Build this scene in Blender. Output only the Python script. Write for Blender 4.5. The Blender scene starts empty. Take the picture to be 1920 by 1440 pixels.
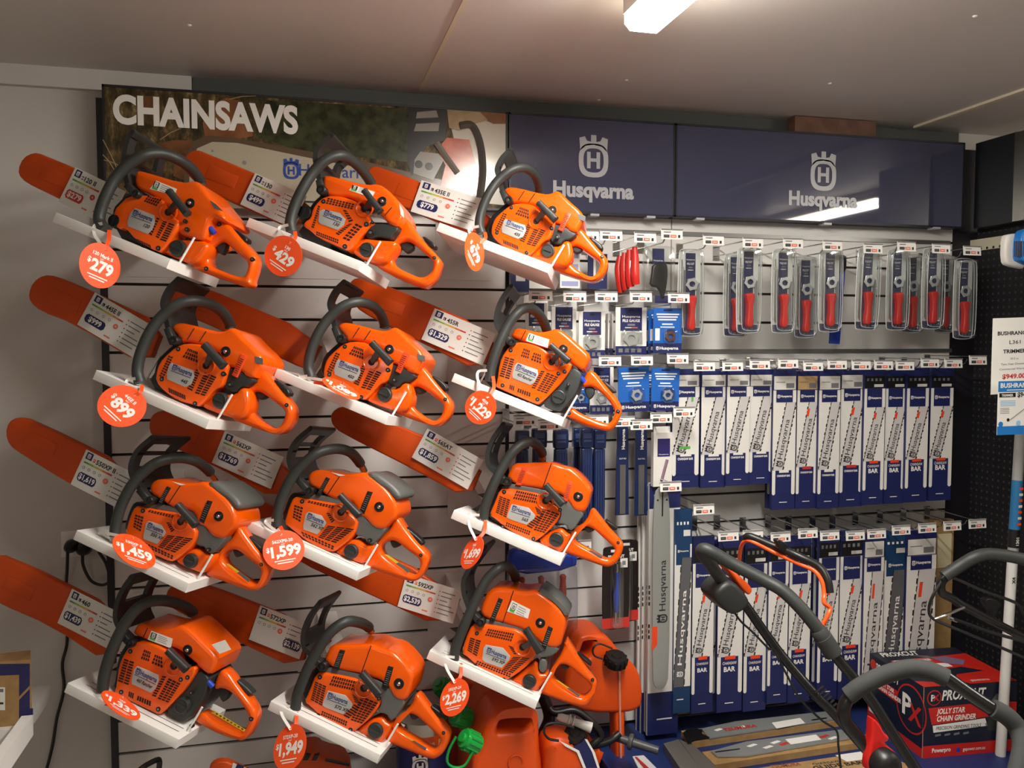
import bpy, bmesh, math, random
import numpy as np
from mathutils import Matrix, Vector
from mathutils.geometry import tessellate_polygon
random.seed(7)
SC = bpy.context.scene
COL = SC.collection
# ------------------------------------------------------------------ camera, light, exposure
FPX = 1600.0
CAMZ = 1.62
CAMY = -2.7
YAW, PIT, ROL = math.radians(14.14), math.radians(2.986), math.radians(-0.06)
def cam_axes():
    cy, sy, cp, sp = math.cos(YAW), math.sin(YAW), math.cos(PIT), math.sin(PIT)
    w = np.array([sy*cp, cy*cp, -sp]); r = np.array([cy, -sy, 0.0]); d = np.cross(w, r)
    c, s = math.cos(ROL), math.sin(ROL)
    return c*r+s*d, -s*r+c*d, w
CR, CD, CW = cam_axes()
CPOS = np.array([0.0, CAMY, CAMZ])
cam_data = bpy.data.cameras.new('camera'); cam = bpy.data.objects.new('camera', cam_data); COL.objects.link(cam)
cam_data.sensor_width = 36.0; cam_data.lens = FPX/1920*36.0; cam_data.clip_start = 0.02
cm = Matrix.Identity(4)
for i in range(3):
    cm[i][0] = CR[i]; cm[i][1] = -CD[i]; cm[i][2] = -CW[i]; cm[i][3] = CPOS[i]
cam.matrix_world = cm
SC.camera = cam
SC.view_settings.view_transform = 'Standard'; SC.view_settings.look = 'None'
SC.view_settings.gamma = 1.0; SC.view_settings.use_curve_mapping = False
SC.view_settings.exposure = -0.06
world = bpy.data.worlds.new('world'); SC.world = world; world.use_nodes = True
world.node_tree.nodes['Background'].inputs[0].default_value = (0.9, 0.93, 1.0, 1)
world.node_tree.nodes['Background'].inputs[1].default_value = 0.12
LAMP_MAIN = 150.0
LAMP_FILL = 16.0  # strength of the unseen battens added as fill
LAMP_SIDE = 70.0     # batten over the aisle to the right
# ------------------------------------------------------------------ pixel -> place helpers
def ray(x, y): return CR*((x-960)/FPX)+CD*((y-720)/FPX)+CW
def at(x, y, Y):
    r = ray(x, y); return CPOS+r*((Y-CPOS[1])/r[1])
def at_x(x, y, X):
    r = ray(x, y); return CPOS+r*((X-CPOS[0])/r[0])
def at_z(x, y, Z):
    r = ray(x, y); return CPOS+r*((Z-CPOS[2])/r[2])
# ------------------------------------------------------------------ materials
def srgb(h):
    h = h.lstrip('#'); o = []
    for i in (0, 2, 4):
        c = int(h[i:i+2], 16)/255; o.append(c/12.92 if c <= .04045 else ((c+.055)/1.055)**2.4)
    return (*o, 1)
MATS = {}
def mat(name, col, rough=.5, metal=0., spec=.5, coat=0., emit=None, alpha=None, bump=None, noise=None, trans=0.):
    if name in MATS: return MATS[name]
    m = bpy.data.materials.new(name); m.use_nodes = True; nt = m.node_tree; b = nt.nodes['Principled BSDF']
    c = srgb(col); b.inputs['Base Color'].default_value = c
    b.inputs['Roughness'].default_value = rough; b.inputs['Metallic'].default_value = metal
    b.inputs['Specular IOR Level'].default_value = spec
    if coat: b.inputs['Coat Weight'].default_value = coat; b.inputs['Coat Roughness'].default_value = .08
    if trans: b.inputs['Transmission Weight'].default_value = trans
    if emit: b.inputs['Emission Color'].default_value = srgb(emit[0]); b.inputs['Emission Strength'].default_value = emit[1]
    if alpha is not None: b.inputs['Alpha'].default_value = alpha
    if noise:   # (scale, second colour, lo, hi)
        tc = nt.nodes.new('ShaderNodeTexCoord'); n = nt.nodes.new('ShaderNodeTexNoise'); n.inputs['Scale'].default_value = noise[0]
        n.inputs['Detail'].default_value = 6
        rp = nt.nodes.new('ShaderNodeValToRGB'); rp.color_ramp.elements[0].position = noise[2]; rp.color_ramp.elements[1].position = noise[3]
        rp.color_ramp.elements[0].color = c; rp.color_ramp.elements[1].color = srgb(noise[1])
        nt.links.new(tc.outputs['Object'], n.inputs['Vector']); nt.links.new(n.outputs['Fac'], rp.inputs[0]); nt.links.new(rp.outputs[0], b.inputs['Base Color'])
    if bump:
        tc = nt.nodes.new('ShaderNodeTexCoord'); n = nt.nodes.new('ShaderNodeTexNoise'); n.inputs['Scale'].default_value = bump[0]
        bp = nt.nodes.new('ShaderNodeBump'); bp.inputs['Strength'].default_value = bump[1]; bp.inputs['Distance'].default_value = .002
        nt.links.new(tc.outputs['Object'], n.inputs['Vector']); nt.links.new(n.outputs['Fac'], bp.inputs['Height']); nt.links.new(bp.outputs[0], b.inputs['Normal'])
    MATS[name] = m; return m
ORANGE = mat('orange_plastic', '#ee5a02', .22, spec=.45, coat=.2)
ORANGE2 = mat('red_orange_clip', '#e8481a', .4)
SCAB = mat('scabbard_orange', '#cc4a0b', .42, spec=.4)
CANOR = mat('can_orange', '#e35008', .4)
DARK = mat('dark_plastic', '#2c2e2d', .45, bump=(400, .15))
HAND = mat('handle_rubber', '#313432', .5, bump=(500, .1))
BLACK = mat('black_plastic', '#151515', .4)
VENT = mat('vent_dark', '#2a0d04', .8)
GREY = mat('grey_plastic', '#5d5f5c', .45)
LGREY = mat('badge_silver', '#b9b9b6', .35, metal=.25)
WHITE = mat('shelf_white', '#e9e7e2', .45)
CARD = mat('card_white', '#e2e0da', .5)
PAPER = mat('paper_white', '#eceae4', .6)
NAVY = mat('navy_print', '#1b2358', .45)
NAVYD = mat('navy_dark', '#141a3c', .45)
BLUE = mat('blue_print', '#1d5fb4', .4)
BLUED = mat('cobalt_plastic', '#1f3fb0', .35)
TEAL = mat('teal_print', '#153a62', .45)
RED = mat('red_print', '#c6332c', .45)
REDH = mat('red_handle', '#cf2a22', .4)
TAGOR = mat('tag_orange', '#f7561e', .5)
PILL = mat('ticket_orange', '#e8735c', .5)
GREEN = mat('green_plastic', '#0f9a3c', .3, coat=.3)
GRN = mat('green_print', '#58b04a', .5)
YEL = mat('yellow_print', '#e3b92e', .5)
CHROME = mat('chrome', '#c9c9c7', .18, metal=1.)
STEEL = mat('steel', '#9a9a97', .35, metal=.9)
BARG = mat('printed_bar_grey', '#cbc8c6', .45)
BARM = mat('bar_steel', '#a9adaa', .35, metal=.5)
CARTON = mat('carton_white', '#e4e2dc', .5)
KRAFT = mat('kraft_board', '#b08d5c', .7, noise=(30, '#9c7a4c', .35, .7))
TXT = mat('ink_dark', '#26262a', .6)
TXG = mat('ink_grey', '#77777a', .6)
TXW = mat('ink_white', '#f0eee8', .5)
TXB = mat('ink_blue', '#2a3570', .5)
WALLM = mat('wall_paint', '#cbc6c1', .55, bump=(60, .05))
SLAT = mat('slat_white', '#d9d4cf', .4)
SLATR = mat('slat_white_right', '#e0deda', .4)  # paler white for the two right-hand bays
GROOVE = mat('groove_dark', '#3a322d', .8)
RAIL = mat('groove_rail', '#8b8a88', .35, metal=.8)
UPR = mat('upright_black', '#1b1a22', .45)
CEILM = mat('ceiling_panel', '#d3cdc8', .45, bump=(25, .04))
TRIM = mat('trim_cream', '#d9d1b9', .5)
FLOORM = mat('floor_vinyl', '#a9a49d', .5, noise=(8, '#98928b', .4, .6))
FOIL = mat('foil_metal', '#dfe1e2', .22, metal=.55)
FLANGE = mat('blister_flange', '#c9cdcd', .2)
DECK = mat('deck_blue', '#1d2f66', .5)
FOAM = mat('foam_grip', '#353635', .8, bump=(900, .3))
TUBE = mat('black_tube', '#121212', .3, coat=.25)
WOOD = mat('wood_brown', '#6e4a37', .5, noise=(20, '#5c3b2b', .4, .6))
TIN = mat('tin_metal', '#b4aea2', .25, metal=.9)
def clear_mat(name, tint, a, rough=.08):
    m = bpy.data.materials.new(name); m.use_nodes = True; nt = m.node_tree
    for n in list(nt.nodes): nt.nodes.remove(n)
    o = nt.nodes.new('ShaderNodeOutputMaterial'); mx = nt.nodes.new('ShaderNodeMixShader'); t = nt.nodes.new('ShaderNodeBsdfTransparent'); g = nt.nodes.new('ShaderNodeBsdfGlossy')
    t.inputs[0].default_value = srgb(tint); g.inputs['Color'].default_value = (.95, .97, .97, 1); g.inputs['Roughness'].default_value = rough
    fr = nt.nodes.new('ShaderNodeLayerWeight'); fr.inputs[0].default_value = .35
    mp = nt.nodes.new('ShaderNodeMapRange'); mp.inputs[3].default_value = a; mp.inputs[4].default_value = .45
    nt.links.new(fr.outputs['Facing'], mp.inputs[0]); nt.links.new(mp.outputs[0], mx.inputs[0])
    nt.links.new(t.outputs[0], mx.inputs[1]); nt.links.new(g.outputs[0], mx.inputs[2]); nt.links.new(mx.outputs[0], o.inputs[0])
    MATS[name] = m; return m
CLEAR = clear_mat('clear_blister', '#fafcfc', .1)
CLEARB = clear_mat('clear_bag', '#eceef4', .07, .15)
# ------------------------------------------------------------------ mesh builder
TCACHE = {}
def text_geo(s, bold, res):
    k = (s, bold, res)
    if k in TCACHE: return TCACHE[k]
    cu = bpy.data.curves.new('t', 'FONT'); cu.body = s; cu.resolution_u = res; cu.offset = .042 if bold == 2 else .03 if bold else .006
    cu.dimensions = '2D'; cu.fill_mode = 'BOTH'
    ob = bpy.data.objects.new('t', cu); COL.objects.link(ob)
    dg = bpy.context.evaluated_depsgraph_get(); me = ob.evaluated_get(dg).to_mesh()
    v = [(p.co.x, p.co.y) for p in me.vertices]; f = [tuple(p.vertices) for p in me.polygons]
    ob.evaluated_get(dg).to_mesh_clear(); bpy.data.objects.remove(ob); bpy.data.curves.remove(cu)
    x0 = min(p[0] for p in v); x1 = max(p[0] for p in v)
    TCACHE[k] = ([((p[0]-x0)/.72, p[1]/.72) for p in v], f, (x1-x0)/.72); return TCACHE[k]
def chaikin(p, n):
    for _ in range(n):
        q = []
        for i in range(len(p)):
            a = np.array(p[i]); b = np.array(p[(i+1) % len(p)]); q += [a*.75+b*.25, a*.25+b*.75]
        p = q
    return [np.array(a, float) for a in p]
def area2(p): return sum(p[i][0]*p[(i+1) % len(p)][1]-p[(i+1) % len(p)][0]*p[i][1] for i in range(len(p)))
def offset(p, d):       # inward for CCW loops
    n = len(p); o = []
    for i in range(n):
        a, b, c = p[i-1], p[i], p[(i+1) % n]
        e1 = b-a; e2 = c-b; l1 = np.hypot(*e1) or 1; l2 = np.hypot(*e2) or 1
        n1 = np.array([-e1[1], e1[0]])/l1; n2 = np.array([-e2[1], e2[0]])/l2
        m = n1+n2; L = np.hypot(*m)
        if L < .3: m = n1; k = 1
        else: m = m/L; k = min(1/max(m@n1, .55), 1.8)
        o.append(b+m*d*k)
    return o
def spline(P, n=8):
    P = [np.array(p, float) for p in P]; Q = [2*P[0]-P[1]]+P+[2*P[-1]-P[-2]]; out = []
    for i in range(1, len(Q)-2):
        for k in range(n):
            t = k/n; a, b, c, d = Q[i-1:i+3]
            out.append(.5*((2*b)+(-a+c)*t+(2*a-5*b+4*c-d)*t*t+(-a+3*b-3*c+d)*t**3))
    out.append(P[-1]); return out
class MB:
    def __init__(s): s.v = []; s.f = []; s.mi = []; s.mats = []
    def add(s, V, F, m):
        if m not in s.mats: s.mats.append(m)
        k = s.mats.index(m); o = len(s.v); s.v += [tuple(map(float, p)) for p in V]
        s.f += [tuple(o+i for i in f) for f in F]; s.mi += [k]*len(F); return s
    def poly(s, P, m): return s.add(P, [tuple(range(len(P)))], m)
    def box(s, a, b, m):
        x0, y0, z0 = a; x1, y1, z1 = b
        V = [(x, y, z) for x in (x0, x1) for y in (y0, y1) for z in (z0, z1)]
        return s.add(V, [(0, 1, 3, 2), (4, 6, 7, 5), (0, 4, 5, 1), (2, 3, 7, 6), (0, 2, 6, 4), (1, 5, 7, 3)], m)
    def hexa(s, A, B, m):   # two quads joined
        return s.add(list(A)+list(B), [(0, 1, 2, 3), (7, 6, 5, 4)]+[(i, i+4, (i+1) % 4+4, (i+1) % 4) for i in range(4)], m)
    def pillow(s, pts, y0, y1, r, m, hole=None, n=1, seg=3, fr=None, back=0., nh=None):
        # outline in (x,z), extruded along y, rounded towards y0; fr maps (x,y,z) to 3D
        L = [chaikin(pts, n)]
        if hole is not None: L.append(chaikin(hole, n if nh is None else nh))
        if area2(L[0]) < 0: L[0].reverse()
        if hole is not None and area2(L[1]) > 0: L[1].reverse()
        fr = fr or (lambda x, y, z: (x, y, z)); sg = 1 if y1 > y0 else -1
        rings = []
        for k in range(seg+1):
            a = math.pi/2*k/seg; rings.append((r*(1-math.sin(a)), y0+sg*r*(1-math.cos(a))))
        if back: rings += [(0, y1-sg*back), (back, y1)]
        else: rings.append((0, y1))
        for li, lp in enumerate(L):
            V = []; nn = len(lp)
            for ins, y in rings: V += [fr(p[0], y, p[1]) for p in offset(lp, ins)]
            F = [(k*nn+i, k*nn+(i+1) % nn, (k+1)*nn+(i+1) % nn, (k+1)*nn+i) for k in range(len(rings)-1) for i in range(nn)]
            s.add(V, F, m)
        for ri in (0, -1):
            ins, y = rings[ri]; o = offset(L[0], ins)
            if hole is not None:
                h = offset(L[1], ins); al = o+h
                tr = tessellate_polygon([[Vector((p[0], p[1], 0)) for p in o], [Vector((p[0], p[1], 0)) for p in h]])
                s.add([fr(p[0], y, p[1]) for p in al], [tuple(f) for f in tr], m)
            else: s.add([fr(p[0], y, p[1]) for p in o], [tuple(f) for f in tessellate_polygon([[Vector((p[0], p[1], 0)) for p in o]])], m)
        return s
    def tube(s, P, r, m, n=10, caps=True, close=False):
        P = [np.array(p, float) for p in P]; N = len(P); rr = r if hasattr(r, '__len__') else [r]*N
        T = [P[min(i+1, N-1)]-P[max(i-1, 0)] for i in range(N)]; T = [t/(np.linalg.norm(t) or 1) for t in T]
        u = np.cross(T[0], (0, 0, 1)); u = u if np.linalg.norm(u) > .05 else np.cross(T[0], (0, 1, 0)); V = []
        for i in range(N):
            u = u-T[i]*(u@T[i]); u = u/np.linalg.norm(u); w = np.cross(T[i], u)
            V += [P[i]+rr[i]*(math.cos(2*math.pi*k/n)*u+math.sin(2*math.pi*k/n)*w) for k in range(n)]
        F = [(i*n+k, i*n+(k+1) % n, (i+1)*n+(k+1) % n, (i+1)*n+k) for i in range(N-1) for k in range(n)]
        if caps: F += [tuple(range(n))[::-1], tuple((N-1)*n+k for k in range(n))]
        return s.add(V, F, m)
    def cyl(s, c, ax, r, h, m, n=20, r2=None):
        c = np.array(c, float); ax = np.array(ax, float); ax /= np.linalg.norm(ax)
        return s.tube([c, c+ax*h], [r, r if r2 is None else r2], m, n)
    def lathe(s, c, ax, prof, m, n=24):
        c = np.array(c, float); ax = np.array(ax, float); ax /= np.linalg.norm(ax)
        u = np.cross(ax, (0, 0, 1)); u = u if np.linalg.norm(u) > .05 else np.cross(ax, (0, 1, 0)); u /= np.linalg.norm(u); w = np.cross(ax, u)
        V = [c+ax*h+r*(math.cos(2*math.pi*k/n)*u+math.sin(2*math.pi*k/n)*w) for r, h in prof for k in range(n)]
        F = [(i*n+k, i*n+(k+1) % n, (i+1)*n+(k+1) % n, (i+1)*n+k) for i in range(len(prof)-1) for k in range(n)]
        F += [tuple(range(n))[::-1], tuple((len(prof)-1)*n+k for k in range(n))]
        return s.add(V, F, m)
    def ball(s, c, r, m, n=12):
        return s.lathe(np.array(c)-np.array((0, r, 0)), (0, 1, 0), [(max(r*math.sin(math.pi*k/8), 1e-4), r-r*math.cos(math.pi*k/8)) for k in range(9)], m, n)
    def text(s, t, O, U, V, h, m, al='c', bold=False, maxw=None, res=2, shear=0., stretch=None):
        # O: point on the baseline (left/centre/right); U right, V up (unit vectors); h cap height
        g, f, w = text_geo(t, bold, res); O = np.array(O, float); U = np.array(U, float); V = np.array(V, float)
        kx = h
        if stretch: kx = stretch/w
        elif maxw and w*h > maxw: kx = maxw/w
        o = {'l': 0, 'c': -w/2, 'r': -w}[al]
        return s.add([O+U*((x+o)*kx+shear*y*h)+V*(y*h) for x, y in g], f, m)
    def logo(s, O, U, V, h, m, inner=None):
        # crowned shield ring with an H: O = centre, h = total height
        O = np.array(O, float); U = np.array(U, float); V = np.array(V, float); n = 28
        def se(a, rx, ry): 
            c, q = math.cos(a), math.sin(a); return (rx*math.copysign(abs(c)**.72, c), ry*math.copysign(abs(q)**.72, q)-.1)
        A = [se(2*math.pi*k/n, .375, .40) for k in range(n)]; B = [se(2*math.pi*k/n, .255, .285) for k in range(n)]
        P = [O+U*(x*h)+V*(y*h) for x, y in A+B]
        s.add(P, [(k, (k+1) % n, n+(k+1) % n, n+k) for k in range(n)], m)
        cr = [(-.34, .12), (-.36, .42), (-.22, .46), (-.17, .36), (-.07, .34), (-.065, .5), (.065, .5), (.07, .34), (.17, .36), (.22, .46), (.36, .42), (.34, .12), (.2, .24), (0, .27), (-.2, .24)]
        s.add([O+U*(x*h)+V*(y*h) for x, y in cr], [tuple(range(len(cr)))], m)
        H = [(-.165, -.29), (-.165, .1), (-.075, .1), (-.075, -.05), (.075, -.05), (.075, .1), (.165, .1), (.165, -.29), (.075, -.29), (.075, -.13), (-.075, -.13), (-.075, -.29)]
        return s.add([O+U*(x*h)+V*(y*h) for x, y in H], [tuple(range(len(H)))], m)
    def build(s, name, parent=None, smooth=40, loc=None, recalc=True):
        me = bpy.data.meshes.new(name)
        V = s.v
        if loc is not None: V = [(p[0]-loc[0], p[1]-loc[1], p[2]-loc[2]) for p in V]
        me.from_pydata(V, [], s.f)
        for m in s.mats: me.materials.append(m)
        me.polygons.foreach_set('material_index', s.mi)
        if recalc:
            bm = bmesh.new(); bm.from_mesh(me); bmesh.ops.remove_doubles(bm, verts=bm.verts, dist=1e-6); bmesh.ops.recalc_face_normals(bm, faces=bm.faces); bm.to_mesh(me); bm.free()
        if smooth:
            me.polygons.foreach_set('use_smooth', [True]*len(me.polygons)); me.set_sharp_from_angle(angle=math.radians(smooth))
        me.update(); o = bpy.data.objects.new(name, me); COL.objects.link(o)
        if parent is not None:
            o.parent = parent
        elif loc is not None: o.location = loc
        return o
def tag(o, label=None, cat=None, group=None, kind=None):
    if label: o['label'] = label
    if cat: o['category'] = cat
    if group: o['group'] = group
    if kind: o['kind'] = kind
    return o
def thing(name, loc, label, cat, group=None, rot=None):
    o = bpy.data.objects.new(name, None); COL.objects.link(o); o.empty_display_size = .05
    if rot is not None:
        m = Matrix.Identity(4)
        for i in range(3):
            for j in range(3): m[i][j] = rot[i][j]
            m[i][3] = loc[i]
        o.matrix_world = m
    else: o.location = loc
    return tag(o, label, cat, group)
def part(name, mb, par, label=None, smooth=40, rot=False):
    # geometry given in world coordinates for un-rotated things, in local coordinates for rotated ones
    o = mb.build(name, par, smooth, None if rot else tuple(par.location))
    if label: o['label'] = label
    return o
def sub(name, mb, par, root, smooth=40, rot=False):
    o = mb.build(name, par, smooth, None if rot else tuple(root.location)); return o
def dup_tree(o, parent=None):
    c = o.copy(); COL.objects.link(c)
    if parent is not None: c.parent = parent
    for ch in list(o.children): dup_tree(ch, c)
    return c
X3, Y3, Z3 = np.eye(3)
ORD = ['first', 'second', 'third', 'fourth', 'fifth', 'sixth', 'seventh', 'eighth', 'ninth', 'tenth', 'eleventh', 'twelfth', 'thirteenth', 'fourteenth']
# ------------------------------------------------------------------ room shell
ZC = CAMZ+.772          # ceiling height
ZD = CAMZ-1.325         # blue display base
XL, XR = -.53, 2.368    # slat wall extent
XSIDE = 2.47; XW = 4.4
def struct(name, mb, smooth=0): return tag(mb.build(name, None, smooth), kind='structure')
def bx(a, b, m): return MB().box(a, b, m)
struct('floor', bx((-3.2, -5.6, -.08), (XW+.1, .15, 0), FLOORM))
struct('ceiling', bx((-3.2, -5.6, ZC), (XW+.1, .15, ZC+.08), CEILM))
struct('wall_back', bx((-3.2, .03, 0), (XW+.1, .13, ZC), WALLM))
struct('wall_left', bx((-3.2, -5.6, 0), (-3.1, .03, ZC), WALLM))
struct('wall_front', bx((-3.1, -5.6, 0), (XW, -5.5, ZC), WALLM))
struct('wall_right', bx((XW, -5.6, 0), (XW+.1, .03, ZC), WALLM))
# cornice on the back wall, ceiling seams and rivets
a = at(0, 157, .012); struct('trim_1', bx((-3.1, .006, a[2]), (-.292, .03, ZC), WALLM))
struct('trim_9', bx((-.29, .016, CAMZ+.69), (XR+.03, .03, ZC), mat('frieze_shade_grey', '#4b4e4c', .5)))  # grey wall strip, its tone darkened to carry the shadow above the signs
p0, p1 = at_z(775, 195, ZC), at_z(872, 0, ZC)
d = (p1-p0)/(p1-p0)[1]
mb = MB(); e = p0+d*(-.6-p0[1])
mb.box((p0[0]-.006, -5, ZC-.0035), (p0[0]+.006, -.02, ZC+.001), TRIM); struct('trim_2', mb)
p0, p1 = at_z(1650, 256, ZC), at_z(1920, 172, ZC); xm = (p0[0]+p1[0])/2
struct('trim_3', bx((xm-.012, -5, ZC-.008), (xm+.012, -.02, ZC+.001), TRIM))
mb = MB()
for x, y in ((355, 47), (1123, 187), (1175, 150), (1556, 156), (1828, 30)):
    q = at_z(x, y, ZC); mb.lathe((q[0], q[1], ZC+.001), (0, 0, -1), [(.006, 0), (.006, .002), (.003, .004)], TXW, 10)
struct('trim_4', mb, 40)
# ------------------------------------------------------------------ slat wall panels with grooves
pitch = .0999
zg = at(1077, 1103.8, 0)[2]
grooves = [zg+pitch*k for k in range(-4, 15)]
def slats(name, x0, x1, m, rail, label):
    t = thing(name, (x0, 0, ZD), label, 'wall panel')
    mb = MB(); zs = [ZD+.01]+[g for g in grooves if ZD+.03 < g < CAMZ+.66]+[CAMZ+.69]
    for i in range(len(zs)-1):
        za, zb = zs[i]+(.0042 if i else 0), zs[i+1]-.0042
        mb.box((x0, 0, za), (x1, .012, zb), m)
    part('slat_boards', mb, t, smooth=0)
    part('groove_backing', MB().box((x0, .012, ZD), (x1, .028, CAMZ+.69), rail), t, smooth=0)
    return t
XM = at(951, 500, 0)[0]; XM2 = at(1259, 440, 0)[0]
slats('slatwall_panel', XL, XM-.006, SLAT, GROOVE, 'white slotted wall panel behind the rows of chainsaws')
slats('slatwall_panel', XM+.006, XM2-.002, SLATR, GROOVE, 'narrow white slotted wall panel behind the gauge and file packs')
t = slats('slatwall_panel', XM2+.002, XR, SLATR, GROOVE, 'white slotted wall panel behind the hanging file kits and bar packs')
mb = MB(); mb.box((XL-.02, -.004, ZD), (XL, .03, CAMZ+.69), UPR); struct('trim_5', mb)
struct('trim_6', bx((XM-.006, -.002, ZD), (XM+.006, .03, CAMZ+.69), UPR))
struct('trim_7', bx((XR, -.002, 0), (XSIDE+.05, .03, CAMZ+.705), UPR))
# metal rails in three grooves of the right-hand bays
for py, x0, x1 in ((462, 1010, 1780), (567, 960, 1300), (668, 1245, 1782)):
    q0 = at(x0, py, -.002); g = min(grooves, key=lambda z: abs(z-at(1290, {462: 462, 567: 563, 668: 672}[py], 0)[2])); q1 = at(x1, py, 0)
    tag(MB().box((q0[0], -.006, g-.007), (q1[0], .002, g+.007), RAIL).build('slat_rail', None, 0),
        {462: 'metal rail in the wall groove above the file kits', 567: 'metal rail in the wall groove above the file gauges', 668: 'metal rail in the wall groove above the upper row of bar packs'}[py], 'rail')
# display base
XDK = .92
q = at(1230, 1345, 0)
tag(MB().box((XDK, -.62, 0), (XR+.03, -.001, ZD), DECK).build('display_plinth', None, 0), 'dark blue display base under the bar packs and the grinder carton', 'display base')
# ------------------------------------------------------------------ header signs
def uv(px, py, Y): return at(px, py, Y)
SY = -.06; ZS1 = CAMZ+.712; ZS0 = CAMZ+.408
def sign(x0, x1, m, label):
    t = thing('header_sign', (x0, SY, ZS0), label, 'sign')
    mb = MB(); mb.box((x0+.002, SY+.004, ZS0), (x1-.002, -.002, ZS1), NAVYD)
    fr = .006
    mb.box((x0, SY-.002, ZS0), (x0+fr, SY+.004, ZS1), UPR); mb.box((x1-fr, SY-.002, ZS0), (x1, SY+.004, ZS1), UPR)
    mb.box((x0, SY-.002, ZS1-.005), (x1, SY+.004, ZS1+.002), UPR); mb.box((x0, SY-.002, ZS0-.002), (x1, SY+.004, ZS0+.004), UPR)
    part('frame', mb, t, smooth=0)
    part('print', MB().poly([(x0+fr, SY, ZS0+.004), (x1-fr, SY, ZS0+.004), (x1-fr, SY, ZS1-.005), (x0+fr, SY, ZS1-.005)], m), t, smooth=0)
    return t
SIGNM = mat('sign_navy', '#44465f', .03, spec=.6, bump=(5, .012))
SIGNT = mat('sign_silver', '#b9bbc0', .3)
x1s = at(953, 300, SY)[0]; x2s = at(1266, 300, SY)[0]; x3s = at(1807, 350, SY)[0]
def forest_mat():
    m = bpy.data.materials.new('forest_print'); m.use_nodes = True; nt = m.node_tree; b = nt.nodes['Principled BSDF']; b.inputs['Roughness'].default_value = .1
    tc = nt.nodes.new('ShaderNodeTexCoord'); n = nt.nodes.new('ShaderNodeTexNoise'); n.inputs['Scale'].default_value = 16; n.inputs['Detail'].default_value = 9; n.inputs['Roughness'].default_value = .72
    mp = nt.nodes.new('ShaderNodeMapping'); mp.inputs['Scale'].default_value = (1.6, 1, .7)
    r = nt.nodes.new('ShaderNodeValToRGB'); els = r.color_ramp.elements; els[0].position = .36; els[0].color = srgb('#241f14'); els[1].position = .72; els[1].color = srgb('#cdbd9c')
    for p, c in ((.46, '#3a3320'), (.54, '#5c4a2e'), (.61, '#7f6d48')): e = els.new(p); e.color = srgb(c)
    nt.links.new(tc.outputs['Object'], mp.inputs[0]); nt.links.new(mp.outputs[0], n.inputs['Vector']); nt.links.new(n.outputs['Fac'], r.inputs[0]); nt.links.new(r.outputs[0], b.inputs['Base Color']); return m
s1 = sign(-.522, x1s-.002, forest_mat(), 'long header sign reading CHAINSAWS over a forest photograph')
s2 = sign(x1s+.002, x2s-.001, SIGNM, 'narrower navy header sign with crowned H emblem, beside the forest sign')
s3 = sign(x2s+.001, x3s, SIGNM, 'wide navy header sign with a lamp reflected in it, at the right end')
def spx(l, k=1): return [at(x, y, SY-.0004*k) for x, y in l]
# CHAINSAWS lettering
O = at(212, 229, SY-.003); h = at(212, 177, SY)[2]-O[2]
w = at(559, 250, SY)[0]-O[0]
part('lettering', MB().text('CHAINSAWS', O, X3, Z3, h, TXW, 'l', 2, res=5, stretch=w), s1, smooth=0)
PR = {'c': mat('print_cream', '#b5ac97', .16), 'b': mat('print_bark', '#7a4c2c', .2, noise=(14, '#4f3019', .4, .65)), 'b2': mat('print_log', '#94603c', .2, noise=(10, '#6d4226', .4, .7)),
      'd': mat('print_dark', '#2a2a2b', .2), 'o': mat('print_saw', '#b5462a', .2, noise=(20, '#d06a48', .4, .7)), 'g': mat('print_glove', '#b19871', .2, noise=(18, '#8f744f', .4, .7)),
      'w': mat('print_pale', '#c9c2b5', .16), 'br': mat('print_rim', '#5d4b38', .2), 'bl': mat('print_blue', '#2f4c9a', .2), 'gr': mat('print_metal', '#8d8880', .2), 'lf': mat('print_green', '#3c4326', .2, noise=(25, '#20240f', .4, .6))}
mb = MB()
mb.poly(spx([(500, 188), (600, 193), (775, 205), (775, 305), (560, 283), (480, 255)]), PR['lf'])
mb.poly(spx([(397, 195), (425, 183), (455, 190), (462, 215), (475, 255), (440, 262), (385, 258), (380, 230)], 2), PR['b2'])
mb.poly(spx([(255, 180), (300, 180), (298, 205), (260, 202)], 2), PR['b'])
mb.poly(spx([(290, 270), (330, 262), (420, 268), (395, 330), (360, 345), (325, 330), (330, 300)], 2), PR['b'])
mb.poly(spx([(345, 300), (362, 265), (390, 254), (440, 258), (560, 280), (700, 306), (860, 345), (860, 394), (345, 390)], 3), PR['br'])
mb.poly(spx([(355, 310), (370, 278), (398, 266), (445, 268), (560, 292), (700, 320), (860, 358), (860, 394), (355, 390)], 4), PR['c'])
for x, y, r in ((398, 283, 2.2), (458, 305, 4)):
    q = at(x, y, SY-.0021); mb.cyl(q, (0, -1, 0), r*.0016, .0002, PR['gr'], 14)
for x, y, x2, y2 in ((193, 262, 225, 330), (215, 320, 193, 290), (300, 262, 340, 240), (430, 186, 480, 180), (195, 300, 235, 318)):
    a, b = spx([(x, y), (x2, y2)], 4); mb.tube([a, (a+b)/2+np.array((0, 0, .004)), b], .0016, PR['g'], 4)
mb.poly(spx([(838, 205), (948, 214), (948, 385), (900, 380), (865, 320)], 3), PR['w'])
mb.poly(spx([(765, 202), (838, 206), (836, 262), (800, 275), (772, 330), (764, 300)], 4), PR['d'])
mb.poly(spx([(782, 210), (818, 207), (822, 220), (780, 222)], 5), PR['gr']); mb.poly(spx([(780, 232), (824, 230), (822, 246), (776, 246)], 5), PR['gr'])
mb.poly(spx([(838, 258), (880, 262), (890, 300), (905, 345), (870, 385), (820, 372), (835, 310), (820, 280)], 5), PR['o'])
mb.poly(spx([(788, 284), (822, 288), (832, 300), (812, 338), (775, 325), (777, 300)], 6), PR['gr'])
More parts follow.
